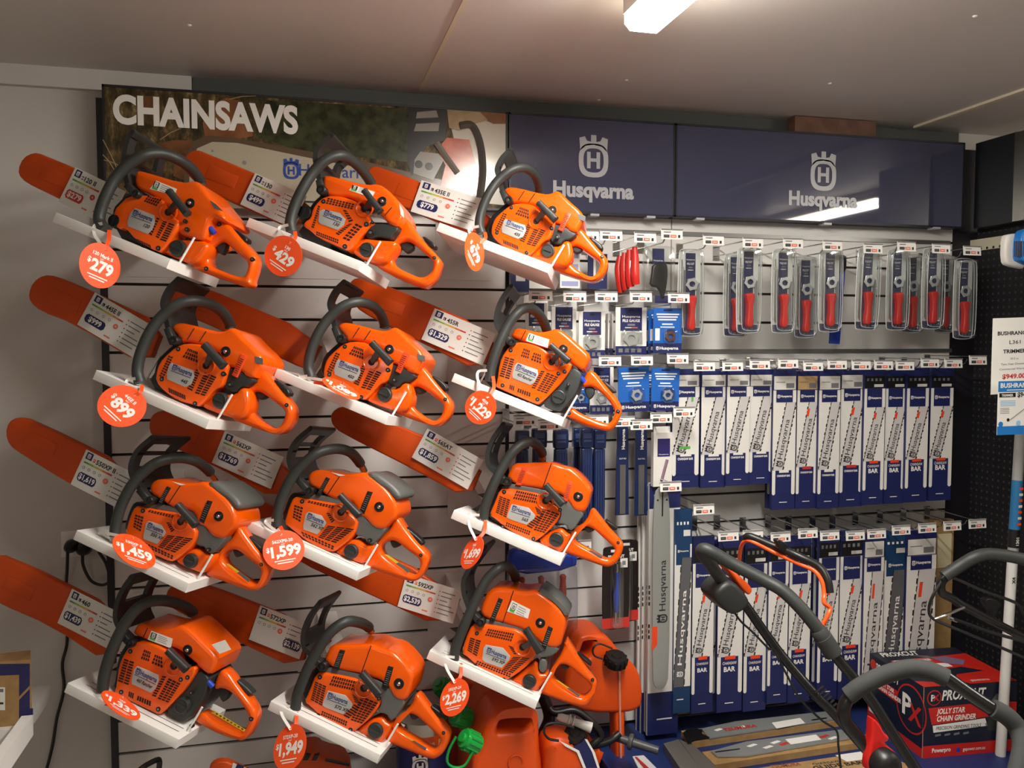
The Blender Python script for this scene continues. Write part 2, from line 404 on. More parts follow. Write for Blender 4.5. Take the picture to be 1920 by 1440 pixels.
for x, y in ((785, 308), (804, 312)):
    mb.cyl(at(x, y, SY-.0028), (0, -1, 0), .012, .0002, PR['d'], 16)
mb.tube(spline([at(x, y, SY-.002) for x, y in ((862, 236), (885, 236), (900, 270), (905, 320), (900, 370))], 5), .012, mat('print_handle', '#5a5751', .2), 5)
mb.tube([at(818, 268, SY-.002), at(840, 300, SY-.002), at(858, 325, SY-.002)], .01, PR['gr'], 5)
mb.poly(spx([(838, 206), (900, 210), (915, 225), (890, 232), (862, 245), (842, 240)], 8), PR['g'])
mb.poly(spx([(895, 209), (948, 213), (948, 232), (925, 232), (912, 226)], 7), PR['b2'])
o = part('photo_shapes', mb, s1, smooth=0)
mb = MB(); mb.logo(at(546, 316, SY-.0026), X3, Z3, .062, PR['bl']); mb.text('Husqvarna', at(561, 329, SY-.0026), X3, Z3, .036, PR['bl'], 'l', False, res=3)
part('bar_emblem', mb, s1, smooth=0)
for s, lx, ly, lh, tx0, tx1, ty in ((s2, 1113, 293, .135, 1037, 1188, 366), (s3, 1544, 321, .135, 1479, 1607, 383)):
    mb = MB(); mb.logo(at(lx, ly, SY-.002), X3, Z3, lh, SIGNT); part('emblem', mb, s, smooth=0)
    O = at(tx0, ty, SY-.002); w = at(tx1, ty, SY)[0]-O[0]
    part('lettering', MB().text('Husqvarna', O, X3, Z3, .0475, SIGNT, 'l', 2, res=5, stretch=w), s, smooth=0)
# little clips under the signs
mb = MB()
for x, y in ((1113, 402), (1218, 406), (1310, 408), (1548, 418), (1752, 428)):
    q = at(x, y, SY+.01); mb.box((q[0]-.015, SY-.004, ZS0-.008), (q[0]+.015, SY+.03, ZS0-.001), SIGNT)
struct('trim_8', mb)
q0, q1 = at(1480, 236, -.015), at(1630, 262, -.015)
tag(MB().box((q0[0], -.05, ZS1+.002), (q1[0], -.005, ZC-.003), WOOD).build('wood_block', None, 0), 'brown wooden block resting on top of the wide navy sign', 'block')
# ------------------------------------------------------------------ ceiling batten lights
LENS = mat('batten_lens', '#ffffff', .4, emit=('#fffaf2', LAMP_MAIN)); LENSB = mat('batten_lens_fill', '#ffffff', .4, emit=('#fff7ee', LAMP_FILL))
def batten(x, y0, y1, lens, label, grp=None):
    t = thing('batten_light', (x, (y0+y1)/2, ZC), label, 'ceiling light', grp)
    part('body', MB().box((x-.047, y0, ZC-.045), (x+.047, y1, ZC), WHITE), t, smooth=0)
    mb = MB(); P = [(-.045, 0), (-.045, -.022), (-.032, -.036), (.032, -.036), (.045, -.022), (.045, 0)]
    V = [(x+px, y, ZC-.045+pz) for y in (y0+.004, y1-.004) for px, pz in P]
    mb.add(V, [(i, (i+1) % 6, 6+(i+1) % 6, 6+i) for i in (1, 2, 3)], lens); mb.add(V, [(i, (i+1) % 6, 6+(i+1) % 6, 6+i) for i in (0, 4, 5)]+[tuple(range(6)), tuple(range(11, 5, -1))], mat('lens_side', '#f2ead2', .4, emit=('#fff2d8', 30)))
    part('lens', mb, t, smooth=0); return t
q = at_z(1205, 52, ZC-.07)
batten(q[0], -2.1, q[1], LENS, 'white batten light glowing on the ceiling above the navy signs')
LENSS = mat('batten_lens_side', '#ffffff', .4, emit=('#fffaf2', LAMP_SIDE))
batten(2.93, -2.3, -1.25, LENSS, 'batten light over the aisle to the right, mirrored in the wide navy sign')
batten(-1.6, -4.4, -3.0, LENSB, 'unseen batten light added as fill on the ceiling behind the viewer', 'added fill battens')  # extra pair out of view, put in to fill from behind
batten(1.3, -5.0, -3.6, LENSB, 'unseen batten light added as fill on the ceiling behind the viewer', 'added fill battens')
# ------------------------------------------------------------------ chainsaws on tilted display shelves
KS = (2.7-.48)/(2.7-.38)
SM = np.array([[.8462, .3723, .3812], [-.3929, .9192, -.0257], [-.36, -.128, .9242]])
SLEN, SHH = .3289*KS, .0251*KS
SH0 = [(-.5783, .287), (-.4962, -.1002), (-.55, -.5018), (-.5802, -.8895), (-.1252, .2906), (-.0611, -.0999), (-.1381, -.5), (-.0881, -.9875), (.3709, .2949), (.4115, -.1158), (.4086, -.4969), (.3389, -.8885)]
SHO = [np.array((x*KS, -.48, CAMZ+z*KS))+SHH*SM[:, 2] for x, z in SH0]   # front-left top corner of each shelf
def loc(i, px, py, y):
    a = SM.T@(CPOS-SHO[i]); b = SM.T@ray(px, py); t = (y-a[1])/b[1]; return a+t*b
ROWN = ['top row', 'second row', 'third row', 'bottom row']; COLN = ['left', 'middle', 'right']
MODEL = ['120', '445', '550 XP', '460 Rancher', '130', '450', '562 XP', '572 XP', '435', '455 Rancher', '565', '592 XP']
def shelf(i):
    o = SHO[i]; t = thing('display_shelf', o, 'white tilted display shelf carrying the saw with %s on its badge' % MODEL[i], 'shelf', 'tilted saw shelves', SM)
    mb = MB(); mb.pillow([(0, -SHH), (SLEN, -SHH), (SLEN, 0), (0, 0)], 0, .235, .0016, WHITE, n=0, seg=2)
    for y in (.03, .052):
        mb.poly([(.03, y, .0004), (SLEN-.02, y, .0004), (SLEN-.02, y+.0022, .0004), (.03, y+.0022, .0004)], GROOVE)
    part('tray', mb, t, smooth=30, rot=True)
    mb = MB(); mb.tube([(SLEN-.006, .05, 0), (SLEN+.004, .05, .068)], .0028, TXW, 6); part('pin', mb, t, rot=True)
    mb = MB(); mb.tube([(.045, .14, 0), (.055, .14, .075)], .0028, TXW, 6); part('pin', mb, t, rot=True)
    L = lambda p: SM.T@(np.array(p)-o)
    x0 = SH0[i][0]*KS+.075; z0 = o[2]-.115
    A = [L(p) for p in ((x0, -.0025, z0), (x0+.178, -.0025, z0), (x0+.178, -.0025, z0+.19), (x0, -.0025, z0+.19))]
    B = [L(p) for p in ((x0, -.0005, z0), (x0+.178, -.0005, z0), (x0+.178, -.0005, z0+.19), (x0, -.0005, z0+.19))]
    part('back_plate', MB().hexa(A, B, SLAT), t, smooth=0, rot=True)
    xa, xb = x0+.06, x0+.12
    A = [L(p) for p in ((xa, -.002, z0+.13), (xb, -.002, z0+.13), (xb, -.002, z0+.185), (xa, -.002, z0+.185))]
    B = [(.1, .233, -SHH+.001), (.17, .233, -SHH+.001), (.17, .233, -.001), (.1, .233, -.001)]
    part('bracket', MB().hexa(A, B, WHITE), t, smooth=0, rot=True)
    return t
SHELVES = [shelf(i) for i in range(12)]
# traced side profiles: zoomed pixel coordinates with (origin x, origin y, scale)
T = {}
T['445'] = dict(i=1, z=(240, 510, .2222),
 hd=[(115, 935, .03), (95, 840, .03), (120, 700, .03), (190, 530, .03), (290, 390, .035), (420, 285, .04), (560, 248, .06), (700, 275, .1), (810, 345, .15), (870, 440, .19)],
 gd=[(390, 585), (345, 480), (315, 340), (300, 255), (345, 150), (430, 60)], gw=.15, gwin=[(.52, .78)],
 tc=[(385, 460), (430, 430), (520, 440), (760, 505), (830, 500), (880, 468), (930, 490), (1000, 570), (1110, 670), (1150, 740), (1130, 800), (1100, 850), (1075, 905), (990, 880), (985, 850), (870, 800), (830, 790), (800, 700), (700, 640), (640, 620), (510, 595), (465, 610), (450, 560), (385, 490)],
 gp=[[(840, 800), (930, 830), (985, 850), (1000, 880), (1075, 905), (1000, 970), (945, 970), (905, 1025), (800, 985), (830, 900)]],
 st=[(240, 850), (270, 760), (340, 690), (410, 630), (500, 600), (640, 615), (720, 700), (840, 770), (850, 800), (830, 880), (800, 970), (740, 990), (680, 1060), (610, 1135), (560, 1125), (420, 1085), (310, 1010), (240, 930)],
 vents=[((345, 700), (385, 715), (300, 905), (260, 880), 2, 9), ((510, 640), (590, 670), (590, 770), (455, 720), 6, 3), ((575, 815), (615, 830), (545, 1010), (495, 985), 1, 9), ((645, 840), (755, 885), (650, 1050), (560, 1025), 2, 9), ((340, 970), (485, 1035), (490, 1085), (345, 1020), 9, 1)],
 badge=[(365, 765), (550, 830), (560, 880), (530, 950), (480, 970), (330, 905), (325, 860), (345, 790)], bt=((368, 815), (535, 880)), bm=(470, 925),
 tk=[(620, 1125), (700, 1060), (745, 1020), (830, 1032), (905, 1032), (955, 970), (1010, 985), (1030, 1080), (1020, 1170), (960, 1250), (850, 1225), (740, 1190), (640, 1150)],
 rh=[(850, 1225), (905, 1032), (955, 970), (1005, 975), (1050, 930), (1080, 900), (1130, 820), (1165, 830), (1300, 1010), (1390, 1110), (1420, 1170), (1405, 1260), (1350, 1340), (1280, 1375), (1200, 1360), (1000, 1290)],
 rhh=[(1050, 1030), (1100, 1005), (1160, 1030), (1290, 1130), (1340, 1170), (1330, 1250), (1290, 1310), (1240, 1325), (1130, 1260), (1060, 1190), (1035, 1110)],
 trig=[(1065, 1000), (1150, 1005), (1185, 1050), (1130, 1080), (1095, 1070)], lock=[(1225, 900), (1290, 930), (1380, 1010), (1360, 1060), (1300, 1010)],
 cap=(785, 1085, 65), scr=[(425, 650, 18), (285, 905, 18), (565, 1110, 18), (805, 860, 20), (860, 950, 22), (1338, 1123, 16)], piv=(395, 580, 36), choke=(825, 672, 42),
 grip=((645, 620), (800, 790), 28, (705, 715), (660, 790)), clips=[([(955, 690), (1005, 710), (915, 890), (875, 870)], ORANGE2)], seam=[((500, 570), (560, 475)), ((600, 590), (660, 500))],
 stick=[([(1070, 710), (1140, 730), (1140, 785), (1075, 765)], GREY, 0)], key=dict(choke=(825, 672), cap=(785, 1085), scr=(1338, 1123), piv=(395, 580), b=(365, 765)))
T['120'] = dict(i=0, z=(180, 240, .2222),
 hd=[(95, 865, .03), (45, 790, .03), (60, 690, .03), (110, 560, .03), (190, 420, .035), (300, 310, .04), (430, 235, .05), (570, 225, .08), (700, 270, .11), (820, 355, .16), (890, 450, .2)],
 gd=[(345, 560), (275, 490), (245, 340), (245, 230), (280, 90), (320, 35)], gw=.16, gwin=[(.5, .86)],
 tc=[(345, 390), (365, 365), (420, 375), (740, 470), (840, 450), (890, 470), (980, 590), (1090, 720), (1110, 780), (1070, 790), (985, 760), (960, 880), (930, 960), (830, 940), (700, 900), (680, 770), (560, 620), (480, 570), (370, 530), (340, 470)], gp=[],
 st=[(160, 690), (210, 640), (270, 580), (400, 565), (560, 590), (600, 680), (640, 740), (710, 790), (690, 860), (640, 950), (570, 1040), (520, 1050), (340, 950), (250, 840), (190, 860), (150, 780)],
 vents=[((515, 750), (540, 760), (470, 915), (445, 895), 1, 7), ((570, 775), (605, 790), (530, 935), (500, 920), 1, 8), ((615, 795), (670, 815), (595, 965), (535, 945), 1, 8), ((440, 570), (560, 600), (510, 665), (400, 620), 6, 3), ((340, 930), (460, 985), (470, 1020), (350, 965), 8, 1)],
 badge=[(330, 675), (490, 735), (495, 800), (470, 860), (430, 893), (270, 830), (262, 800), (285, 720)], bt=((305, 728), (470, 790)), bm=(425, 830),
 tk=[(570, 1040), (640, 960), (700, 940), (820, 945), (935, 955), (950, 1010), (900, 1080), (860, 1130), (800, 1155), (700, 1110), (600, 1070)],
 rh=[(805, 1160), (860, 1105), (930, 1060), (930, 960), (960, 860), (985, 740), (1060, 760), (1110, 800), (1170, 860), (1260, 970), (1350, 1060), (1370, 1120), (1350, 1220), (1325, 1280), (1330, 1330), (1280, 1345), (1170, 1310), (960, 1240), (840, 1195)],
 rhh=[(1000, 1010), (1080, 960), (1130, 990), (1210, 1070), (1290, 1130), (1295, 1190), (1270, 1255), (1220, 1262), (1100, 1220), (985, 1175), (965, 1110)],
 trig=[(975, 985), (1090, 955), (1110, 985), (1080, 1060), (1050, 1068), (1015, 1010)], lock=[(1110, 815), (1285, 925), (1285, 965), (1265, 970), (1170, 880)],
 cap=(697, 1018, 68), scr=[(525, 1015, 20), (765, 855, 18), (750, 785, 16), (1040, 812, 18), (1318, 1108, 18), (930, 1187, 18)], piv=(345, 560, 34), choke=(795, 635, 40),
 grip=((615, 535), (765, 720), 24, (690, 640), (610, 710)), clips=[([(240, 610), (285, 625), (235, 720), (200, 705)], BLACK)], knob=(170, 790, 55), seam=[],
 stick=[([(510, 445), (685, 515), (665, 570), (455, 515)], TXW, 1), ([(960, 610), (1010, 640), (1075, 705), (1000, 680)], GREY, 0)], blue=(985, 870),
 key={})
T['130'] = dict(i=4, z=(530, 240, .2222),
 hd=[(85, 885, .03), (75, 800, .03), (110, 670, .03), (180, 520, .03), (270, 380, .035), (380, 275, .04), (500, 240, .06), (600, 290, .11), (690, 380, .16), (745, 460, .2)],
 gd=[(335, 530), (315, 450), (285, 310), (280, 240), (310, 160), (420, 65)], gw=.17, gwin=[(.5, .84)],
 tc=[(345, 420), (380, 400), (560, 450), (720, 485), (820, 475), (900, 530), (980, 620), (1030, 730), (1020, 790), (980, 850), (900, 820), (840, 740), (740, 660), (620, 620), (560, 590), (480, 590), (380, 580), (350, 530)],
 gp=[[(700, 880), (740, 830), (800, 800), (975, 830), (970, 870), (930, 900), (920, 935), (880, 930), (800, 915), (740, 940), (700, 920)]],
 st=[(175, 830), (190, 790), (240, 760), (250, 690), (300, 620), (370, 575), (480, 575), (620, 615), (650, 660), (700, 720), (730, 770), (760, 790), (700, 870), (590, 1020), (550, 1035), (490, 1010), (290, 920), (240, 870)],
 vents=[((300, 650), (320, 660), (265, 850), (240, 840), 1, 10), ((380, 585), (610, 640), (590, 690), (360, 640), 9, 3), ((505, 685), (540, 695), (600, 785), (560, 800), 1, 5), ((560, 805), (595, 805), (475, 910), (440, 890), 1, 7), ((620, 800), (680, 830), (560, 960), (500, 935), 2, 6), ((285, 870), (475, 940), (470, 980), (280, 905), 11, 2)],
 badge=[(340, 685), (480, 715), (530, 770), (515, 820), (460, 860), (320, 810), (300, 790), (310, 700)], bt=((345, 725), (495, 785)), bm=(450, 815),
 tk=[(580, 1030), (620, 960), (690, 925), (760, 940), (900, 950), (965, 955), (960, 1010), (900, 1080), (880, 1130), (790, 1150), (620, 1080)],
 rh=[(790, 1150), (860, 1090), (900, 1050), (930, 1000), (960, 930), (1000, 860), (1030, 790), (1070, 780), (1130, 880), (1220, 990), (1340, 1110), (1345, 1160), (1300, 1280), (1240, 1340), (1190, 1355), (1000, 1280), (820, 1195)],
 rhh=[(970, 1000), (1010, 970), (1080, 960), (1180, 1040), (1270, 1120), (1280, 1160), (1260, 1230), (1180, 1275), (1060, 1225), (970, 1180), (925, 1115)],
 trig=[(980, 980), (1090, 960), (1115, 1015), (1060, 1055), (1030, 1050)], lock=[(1170, 900), (1300, 985), (1290, 1030), (1220, 990)],
 cap=(713, 1030, 60), scr=[(345, 620, 18), (707, 812, 20), (755, 795, 13), (742, 882, 26), (525, 1000, 20), (1280, 1095, 15)], piv=(330, 525, 40), choke=(840, 620, 40),
 grip=((690, 530), (820, 700), 24, (740, 630), (690, 680)), clips=[], knob=(190, 720, 62), seam=[((860, 740), (920, 670))],
 stick=[([(600, 480), (780, 540), (755, 590), (560, 525)], TXW, 1), ([(985, 640), (1020, 700), (1025, 760), (995, 730)], TXW, 0)], key={})
T['455'] = dict(i=9, z=(870, 520, .2222),
 hd=[(220, 880, .03), (235, 760, .03), (290, 590, .03), (370, 420, .035), (450, 310, .04), (530, 262, .06), (610, 290, .1), (670, 370, .15), (700, 450, .19)],
 gd=[(395, 550), (310, 470), (272, 380), (285, 270), (330, 170), (400, 75)], gw=.15, gwin=[(.5, .85)],
 tc=[(405, 480), (440, 425), (520, 440), (620, 465), (700, 460), (790, 430), (870, 480), (970, 570), (1075, 660), (1050, 730), (1010, 800), (930, 745), (890, 700), (760, 610), (700, 595), (640, 590), (520, 550), (400, 510)],
 gp=[[(915, 750), (1000, 810), (990, 860), (960, 960), (920, 1020), (850, 1100), (800, 1140), (640, 1075), (760, 960), (850, 860)]], gdark=1,
 st=[(280, 880), (300, 720), (345, 630), (410, 555), (500, 545), (640, 585), (720, 640), (760, 720), (800, 760), (890, 715), (920, 745), (850, 860), (760, 960), (640, 1070), (600, 1070), (300, 940), (265, 920)],
 vents=[((345, 665), (430, 690), (385, 865), (295, 835), 2, 9), ((505, 595), (560, 615), (545, 690), (475, 670), 4, 3), ((590, 630), (650, 650), (655, 735), (560, 700), 4, 3), ((650, 785), (685, 790), (600, 945), (565, 935), 1, 9), ((700, 800), (800, 840), (700, 985), (610, 955), 3, 9), ((385, 900), (430, 915), (420, 965), (380, 945), 3, 1), ((455, 930), (565, 970), (560, 1015), (445, 970), 6, 1)],
 badge=[(450, 720), (620, 780), (625, 820), (600, 880), (560, 910), (410, 850), (408, 820), (425, 745)], bt=((438, 765), (605, 835)), bm=(510, 845), tk=None,
 rh=[(840, 1160), (900, 1085), (985, 1150), (1100, 1200), (1200, 1235), (1240, 1225), (1270, 1160), (1270, 1110), (1200, 1010), (1120, 940), (1060, 920), (1000, 935), (1000, 880), (1050, 780), (1110, 800), (1200, 920), (1290, 1020), (1335, 1090), (1330, 1160), (1280, 1260), (1230, 1300), (1180, 1295), (1020, 1250), (900, 1190)], rhh=None,
 trig=[(1005, 930), (1090, 920), (1110, 970), (1080, 1020), (1045, 1035)], lock=[(1140, 840), (1280, 945), (1290, 975), (1240, 975)],
 cap=(800, 1010, 60), capm=1, scr=[(395, 615, 17), (325, 912, 17), (620, 1030, 18), (797, 812, 17), (850, 795, 17), (880, 905, 16), (885, 1145, 17), (1300, 1130, 17)], piv=(408, 550, 32), choke=(838, 605, 38),
 grip=((735, 575), (880, 705), 24, (790, 660), (740, 715)), clips=[], seam=[((480, 530), (520, 450))],
 stick=[([(550, 470), (720, 525), (705, 595), (520, 535)], TXW, 1)], blue=(1000, 865), spikes=1,
 key=dict(choke=(838, 605), cap=(800, 1010), scr=(1300, 1130), piv=(408, 550), g=(735, 575)))
T['562'] = dict(i=6, z=(490, 790, .22917),
 hd=[(135, 860, .03), (140, 770, .03), (180, 620, .03), (260, 460, .03), (360, 340, .035), (480, 255, .045), (620, 225, .08), (730, 250, .12), (800, 320, .17), (850, 405, .21)], chromeend=1,
 gd=[(395, 570), (310, 480), (245, 380), (232, 280), (285, 165), (410, 55)], gw=.175, gwin=[(.48, .68), (.72, .9)],
 tc=[(385, 450), (430, 400), (520, 395), (640, 430), (790, 425), (850, 415), (930, 470), (1040, 560), (1110, 655), (1130, 770), (1060, 830), (1010, 890), (920, 870), (850, 780), (800, 770), (770, 670), (700, 645), (620, 640), (550, 610), (490, 565), (400, 525)],
 gp=[[(390, 590), (460, 600), (560, 615), (700, 645), (810, 680), (840, 760), (870, 820), (1000, 870), (1030, 880), (960, 960), (910, 1010), (860, 990), (840, 945), (780, 940), (760, 900), (790, 820), (700, 760), (600, 680), (300, 625)]],
 gt=[(850, 420), (930, 415), (1040, 490), (1120, 560), (1150, 620), (1110, 655), (1060, 630), (1020, 570), (930, 530), (880, 470)],
 st=[(190, 830), (230, 690), (270, 615), (330, 625), (500, 655), (620, 675), (680, 720), (790, 810), (780, 880), (740, 960), (640, 1040), (590, 1070), (540, 1060), (400, 1000), (310, 930), (210, 850)],
 vents=[((270, 680), (345, 700), (320, 830), (255, 790), 3, 5), ((385, 645), (600, 690), (590, 715), (375, 665), 9, 2), ((530, 745), (560, 750), (605, 810), (575, 835), 1, 5), ((540, 850), (770, 880), (610, 1000), (460, 950), 3, 8), ((320, 895), (600, 1020), (590, 1055), (340, 940), 10, 2)],
 badge=[(385, 740), (490, 770), (530, 830), (515, 860), (455, 925), (345, 885), (340, 860), (360, 760)], bt=((372, 785), (505, 838)), bm=(455, 865),
 tk=[(590, 1075), (640, 1040), (730, 970), (780, 965), (840, 1000), (880, 1020), (930, 1010), (910, 1090), (840, 1170), (760, 1150)],
 rh=[(830, 1175), (900, 1080), (940, 1010), (1000, 920), (1060, 880), (1100, 780), (1130, 780), (1180, 860), (1290, 1000), (1370, 1080), (1380, 1130), (1340, 1240), (1290, 1300), (1220, 1310), (1100, 1270), (900, 1200)],
 rhh=[(1000, 1000), (1060, 970), (1120, 980), (1200, 1050), (1290, 1110), (1310, 1160), (1290, 1230), (1250, 1260), (1130, 1190), (1020, 1110), (985, 1050)], yel=[(1005, 1088), (1035, 1090), (1215, 1215), (1200, 1240)],
 trig=[(1050, 965), (1130, 980), (1150, 1005), (1110, 1035), (1075, 1035)], lock=[(1170, 850), (1250, 910), (1335, 985), (1310, 1025), (1220, 930)],
 cap=(738, 1062, 58), scr=[(335, 655, 17), (885, 975, 18), (1305, 1095, 14), (560, 1055, 14)], piv=(400, 570, 32), choke=(965, 700, 40),
 grip=((645, 610), (795, 770), 24, (715, 680), (650, 745)), clips=[([(530, 455), (560, 470), (480, 610), (450, 600)], BLACK), ([(870, 570), (910, 580), (840, 760), (800, 740)], BLACK)], seam=[((640, 450), (540, 600))],
 stick=[([(570, 415), (640, 432), (690, 442), (640, 448)], TXW, 0)], key=dict(choke=(965, 700), cap=(738, 1062), scr=(1305, 1095), piv=(400, 570), b=(530, 830)))
T['565'] = dict(i=10, z=(860, 780, .22917),
 hd=[(205, 840, .03), (220, 740, .03), (290, 560, .03), (380, 390, .035), (470, 270, .04), (570, 210, .06), (640, 235, .1), (680, 290, .15), (690, 350, .19)], chromeend=1,
 gd=[(390, 540), (300, 460), (245, 400), (240, 300), (285, 180), (370, 65)], gw=.15, gwin=[(.5, .86)],
 tc=[(405, 475), (450, 385), (560, 385), (700, 378), (770, 378), (860, 415), (920, 420), (1010, 490), (1090, 590), (1080, 650), (1050, 760), (1010, 790), (940, 770), (900, 700), (850, 645), (780, 625), (690, 595), (540, 575), (440, 545), (400, 505)],
 gp=[[(350, 575), (440, 550), (560, 575), (690, 600), (780, 630), (840, 655), (900, 690), (950, 750), (1030, 790), (990, 860), (930, 940), (900, 930), (880, 890), (800, 880), (840, 820), (830, 760), (700, 655), (500, 615), (350, 595)]],
 st=[(250, 810), (290, 720), (340, 595), (400, 590), (560, 615), (660, 635), (720, 690), (830, 765), (830, 830), (760, 920), (690, 980), (620, 1030), (580, 1020), (400, 930), (300, 840)],
 vents=[((335, 650), (425, 685), (390, 835), (300, 790), 3, 9), ((475, 605), (665, 645), (645, 720), (440, 680), 11, 3), ((620, 735), (665, 765), (700, 820), (640, 800), 1, 4), ((640, 810), (690, 835), (600, 925), (550, 900), 1, 6), ((690, 750), (830, 800), (700, 960), (610, 935), 4, 10), ((390, 865), (590, 940), (580, 980), (380, 900), 12, 2)],
 badge=[(435, 720), (570, 750), (625, 810), (620, 840), (555, 890), (420, 845), (395, 830), (400, 800)], bt=((432, 765), (585, 815)), bm=(540, 850),
 tk=[(640, 1030), (720, 960), (810, 920), (850, 920), (890, 960), (920, 970), (890, 1050), (840, 1120), (760, 1090)],
 rh=[(850, 1110), (890, 1030), (930, 960), (1000, 890), (1060, 830), (1080, 760), (1110, 750), (1170, 830), (1260, 940), (1345, 1030), (1350, 1080), (1310, 1180), (1250, 1230), (1200, 1235), (1050, 1180), (880, 1120)],
 rhh=[(935, 990), (1010, 910), (1080, 900), (1180, 990), (1260, 1060), (1285, 1090), (1260, 1150), (1210, 1170), (1080, 1090), (980, 1040)], yel=[(960, 1035), (985, 1045), (1180, 1150), (1165, 1165)],
 trig=[(1030, 900), (1110, 910), (1120, 930), (1075, 955), (1045, 950)], lock=[(1180, 825), (1300, 905), (1295, 935), (1250, 930)],
 cap=(800, 1010, 58), scr=[(372, 620, 17), (360, 905, 15), (612, 1005, 17), (830, 768, 15), (918, 925, 18), (1305, 1035, 13)], piv=(400, 535, 34), choke=(978, 660, 40),
 grip=((715, 570), (850, 720), 26, (770, 650), (710, 695)), clips=[([(520, 420), (560, 425), (510, 570), (465, 560)], ORANGE2), ([(895, 530), (935, 540), (890, 700), (850, 690)], ORANGE2)], seam=[((760, 385), (685, 595))], stick=[],
 spikes=2, key=dict(choke=(978, 660), cap=(800, 1010), scr=(1305, 1035), piv=(400, 535), b=(625, 810)))
T['592'] = dict(i=11, z=(810, 1020, .22917),
 hd=[(185, 940, .03), (200, 840, .03), (270, 660, .03), (370, 440, .035), (460, 280, .04), (560, 190, .05), (630, 185, .09), (680, 250, .14), (700, 345, .18)], chromeend=1,
 gd=[(400, 640), (300, 520), (262, 400), (262, 290), (320, 180), (440, 20)], gw=.14, gwin=[(.5, .7), (.74, .92)],
 tc=[(405, 505), (470, 360), (600, 350), (750, 390), (850, 372), (940, 430), (1050, 525), (1100, 620), (1085, 720), (1050, 850), (930, 835), (850, 765), (760, 695), (600, 645), (440, 605), (400, 560)],
 gp=[[(350, 640), (450, 605), (600, 650), (740, 680), (800, 700), (850, 755), (900, 820), (1050, 850), (1010, 900), (940, 930), (870, 930), (850, 860), (760, 730), (600, 690), (400, 660)], [(880, 935), (945, 950), (930, 1060), (870, 1045)]],
 gt=[(855, 375), (900, 380), (1000, 430), (1100, 530), (1125, 600), (1080, 580), (1040, 520), (940, 435)],
 st=[(240, 890), (280, 760), (330, 655), (400, 650), (560, 675), (720, 705), (760, 760), (870, 880), (800, 980), (700, 1060), (600, 1120), (560, 1110), (380, 1010), (300, 930)],
 vents=[((310, 760), (405, 790), (370, 925), (285, 870), 2, 7), ((460, 690), (675, 730), (650, 800), (430, 750), 12, 3), ((620, 825), (660, 840), (720, 900), (670, 905), 1, 5), ((660, 920), (810, 930), (660, 1060), (570, 1030), 2, 9), ((370, 950), (650, 1060), (640, 1095), (350, 980), 14, 2)],
 badge=[(440, 825), (580, 850), (640, 920), (630, 950), (570, 1015), (430, 965), (410, 940), (420, 850)], bt=((445, 880), (605, 940)), bm=(540, 960),
 tk=[(630, 1130), (720, 1060), (800, 990), (860, 960), (870, 1060), (950, 1060), (940, 1100), (850, 1220), (760, 1190)],
 rh=[(860, 1205), (930, 1110), (960, 1060), (1000, 970), (1060, 900), (1100, 760), (1120, 790), (1180, 880), (1280, 1030), (1350, 1110), (1350, 1160), (1300, 1290), (1250, 1330), (1150, 1310), (900, 1220)],
 rhh=[(990, 1060), (1040, 980), (1110, 980), (1200, 1060), (1290, 1130), (1310, 1180), (1260, 1240), (1220, 1250), (1080, 1170), (1000, 1110)], yel=[(1005, 1105), (1040, 1120), (1210, 1235), (1200, 1250)],
 trig=[(1040, 965), (1110, 980), (1130, 1010), (1080, 1035)], lock=[(1170, 870), (1310, 970), (1300, 1005), (1220, 930)],
 cap=(798, 1120, 55), scr=[(368, 730, 16), (350, 1000, 14), (587, 1108, 15), (905, 1045, 18), (1313, 1112, 14)], piv=(400, 640, 36), choke=(887, 645, 40),
 grip=((770, 700), (880, 880), 28, (820, 800), (740, 845)), clips=[([(545, 440), (580, 455), (505, 640), (470, 625)], BLACK), ([(950, 670), (990, 690), (930, 860), (890, 850)], BLACK)], seam=[((668, 380), (580, 640))],
 stick=[([(655, 460), (805, 535), (785, 610), (615, 550)], TXW, 1)], spikes=2, key={})
INST = [  # shelf, template, keypoints in this saw's own crop, badge text, extra
 (0, '120', None, None, '120'), (4, '130', None, None, '130'), (1, '445', None, None, '445'), (9, '455', None, None, '455 Rancher'), (6, '562', None, None, '562 XP'), (10, '565', None, None, '565'), (11, '592', None, None, '592 XP'),
 (8, '445', (860, 250, .20833), dict(choke=(850, 692), cap=(795, 1065), scr=(1290, 1110), piv=(413, 608), b=(455, 765)), '435'),
 (5, '445', (560, 510, .2222), dict(choke=(768, 648), cap=(728, 1035), scr=(1235, 1077), piv=(350, 568), b=(345, 735)), '450'),
 (3, '455', (170, 1070, .22917), dict(choke=(790, 665), cap=(728, 1112), scr=(1328, 1200), piv=(350, 585), g=(655, 632)), '460 Rancher'),
 (2, '562', (190, 800, .22917), dict(choke=(955, 730), cap=(720, 1100), scr=(1315, 1120), piv=(415, 588), b=(535, 885)), '550 XP'),
 (7, '565', (530, 1100, .22917), dict(choke=(963, 790), cap=(748, 1170), scr=(1323, 1190), piv=(350, 650), b=(552, 965)), '572 XP')]
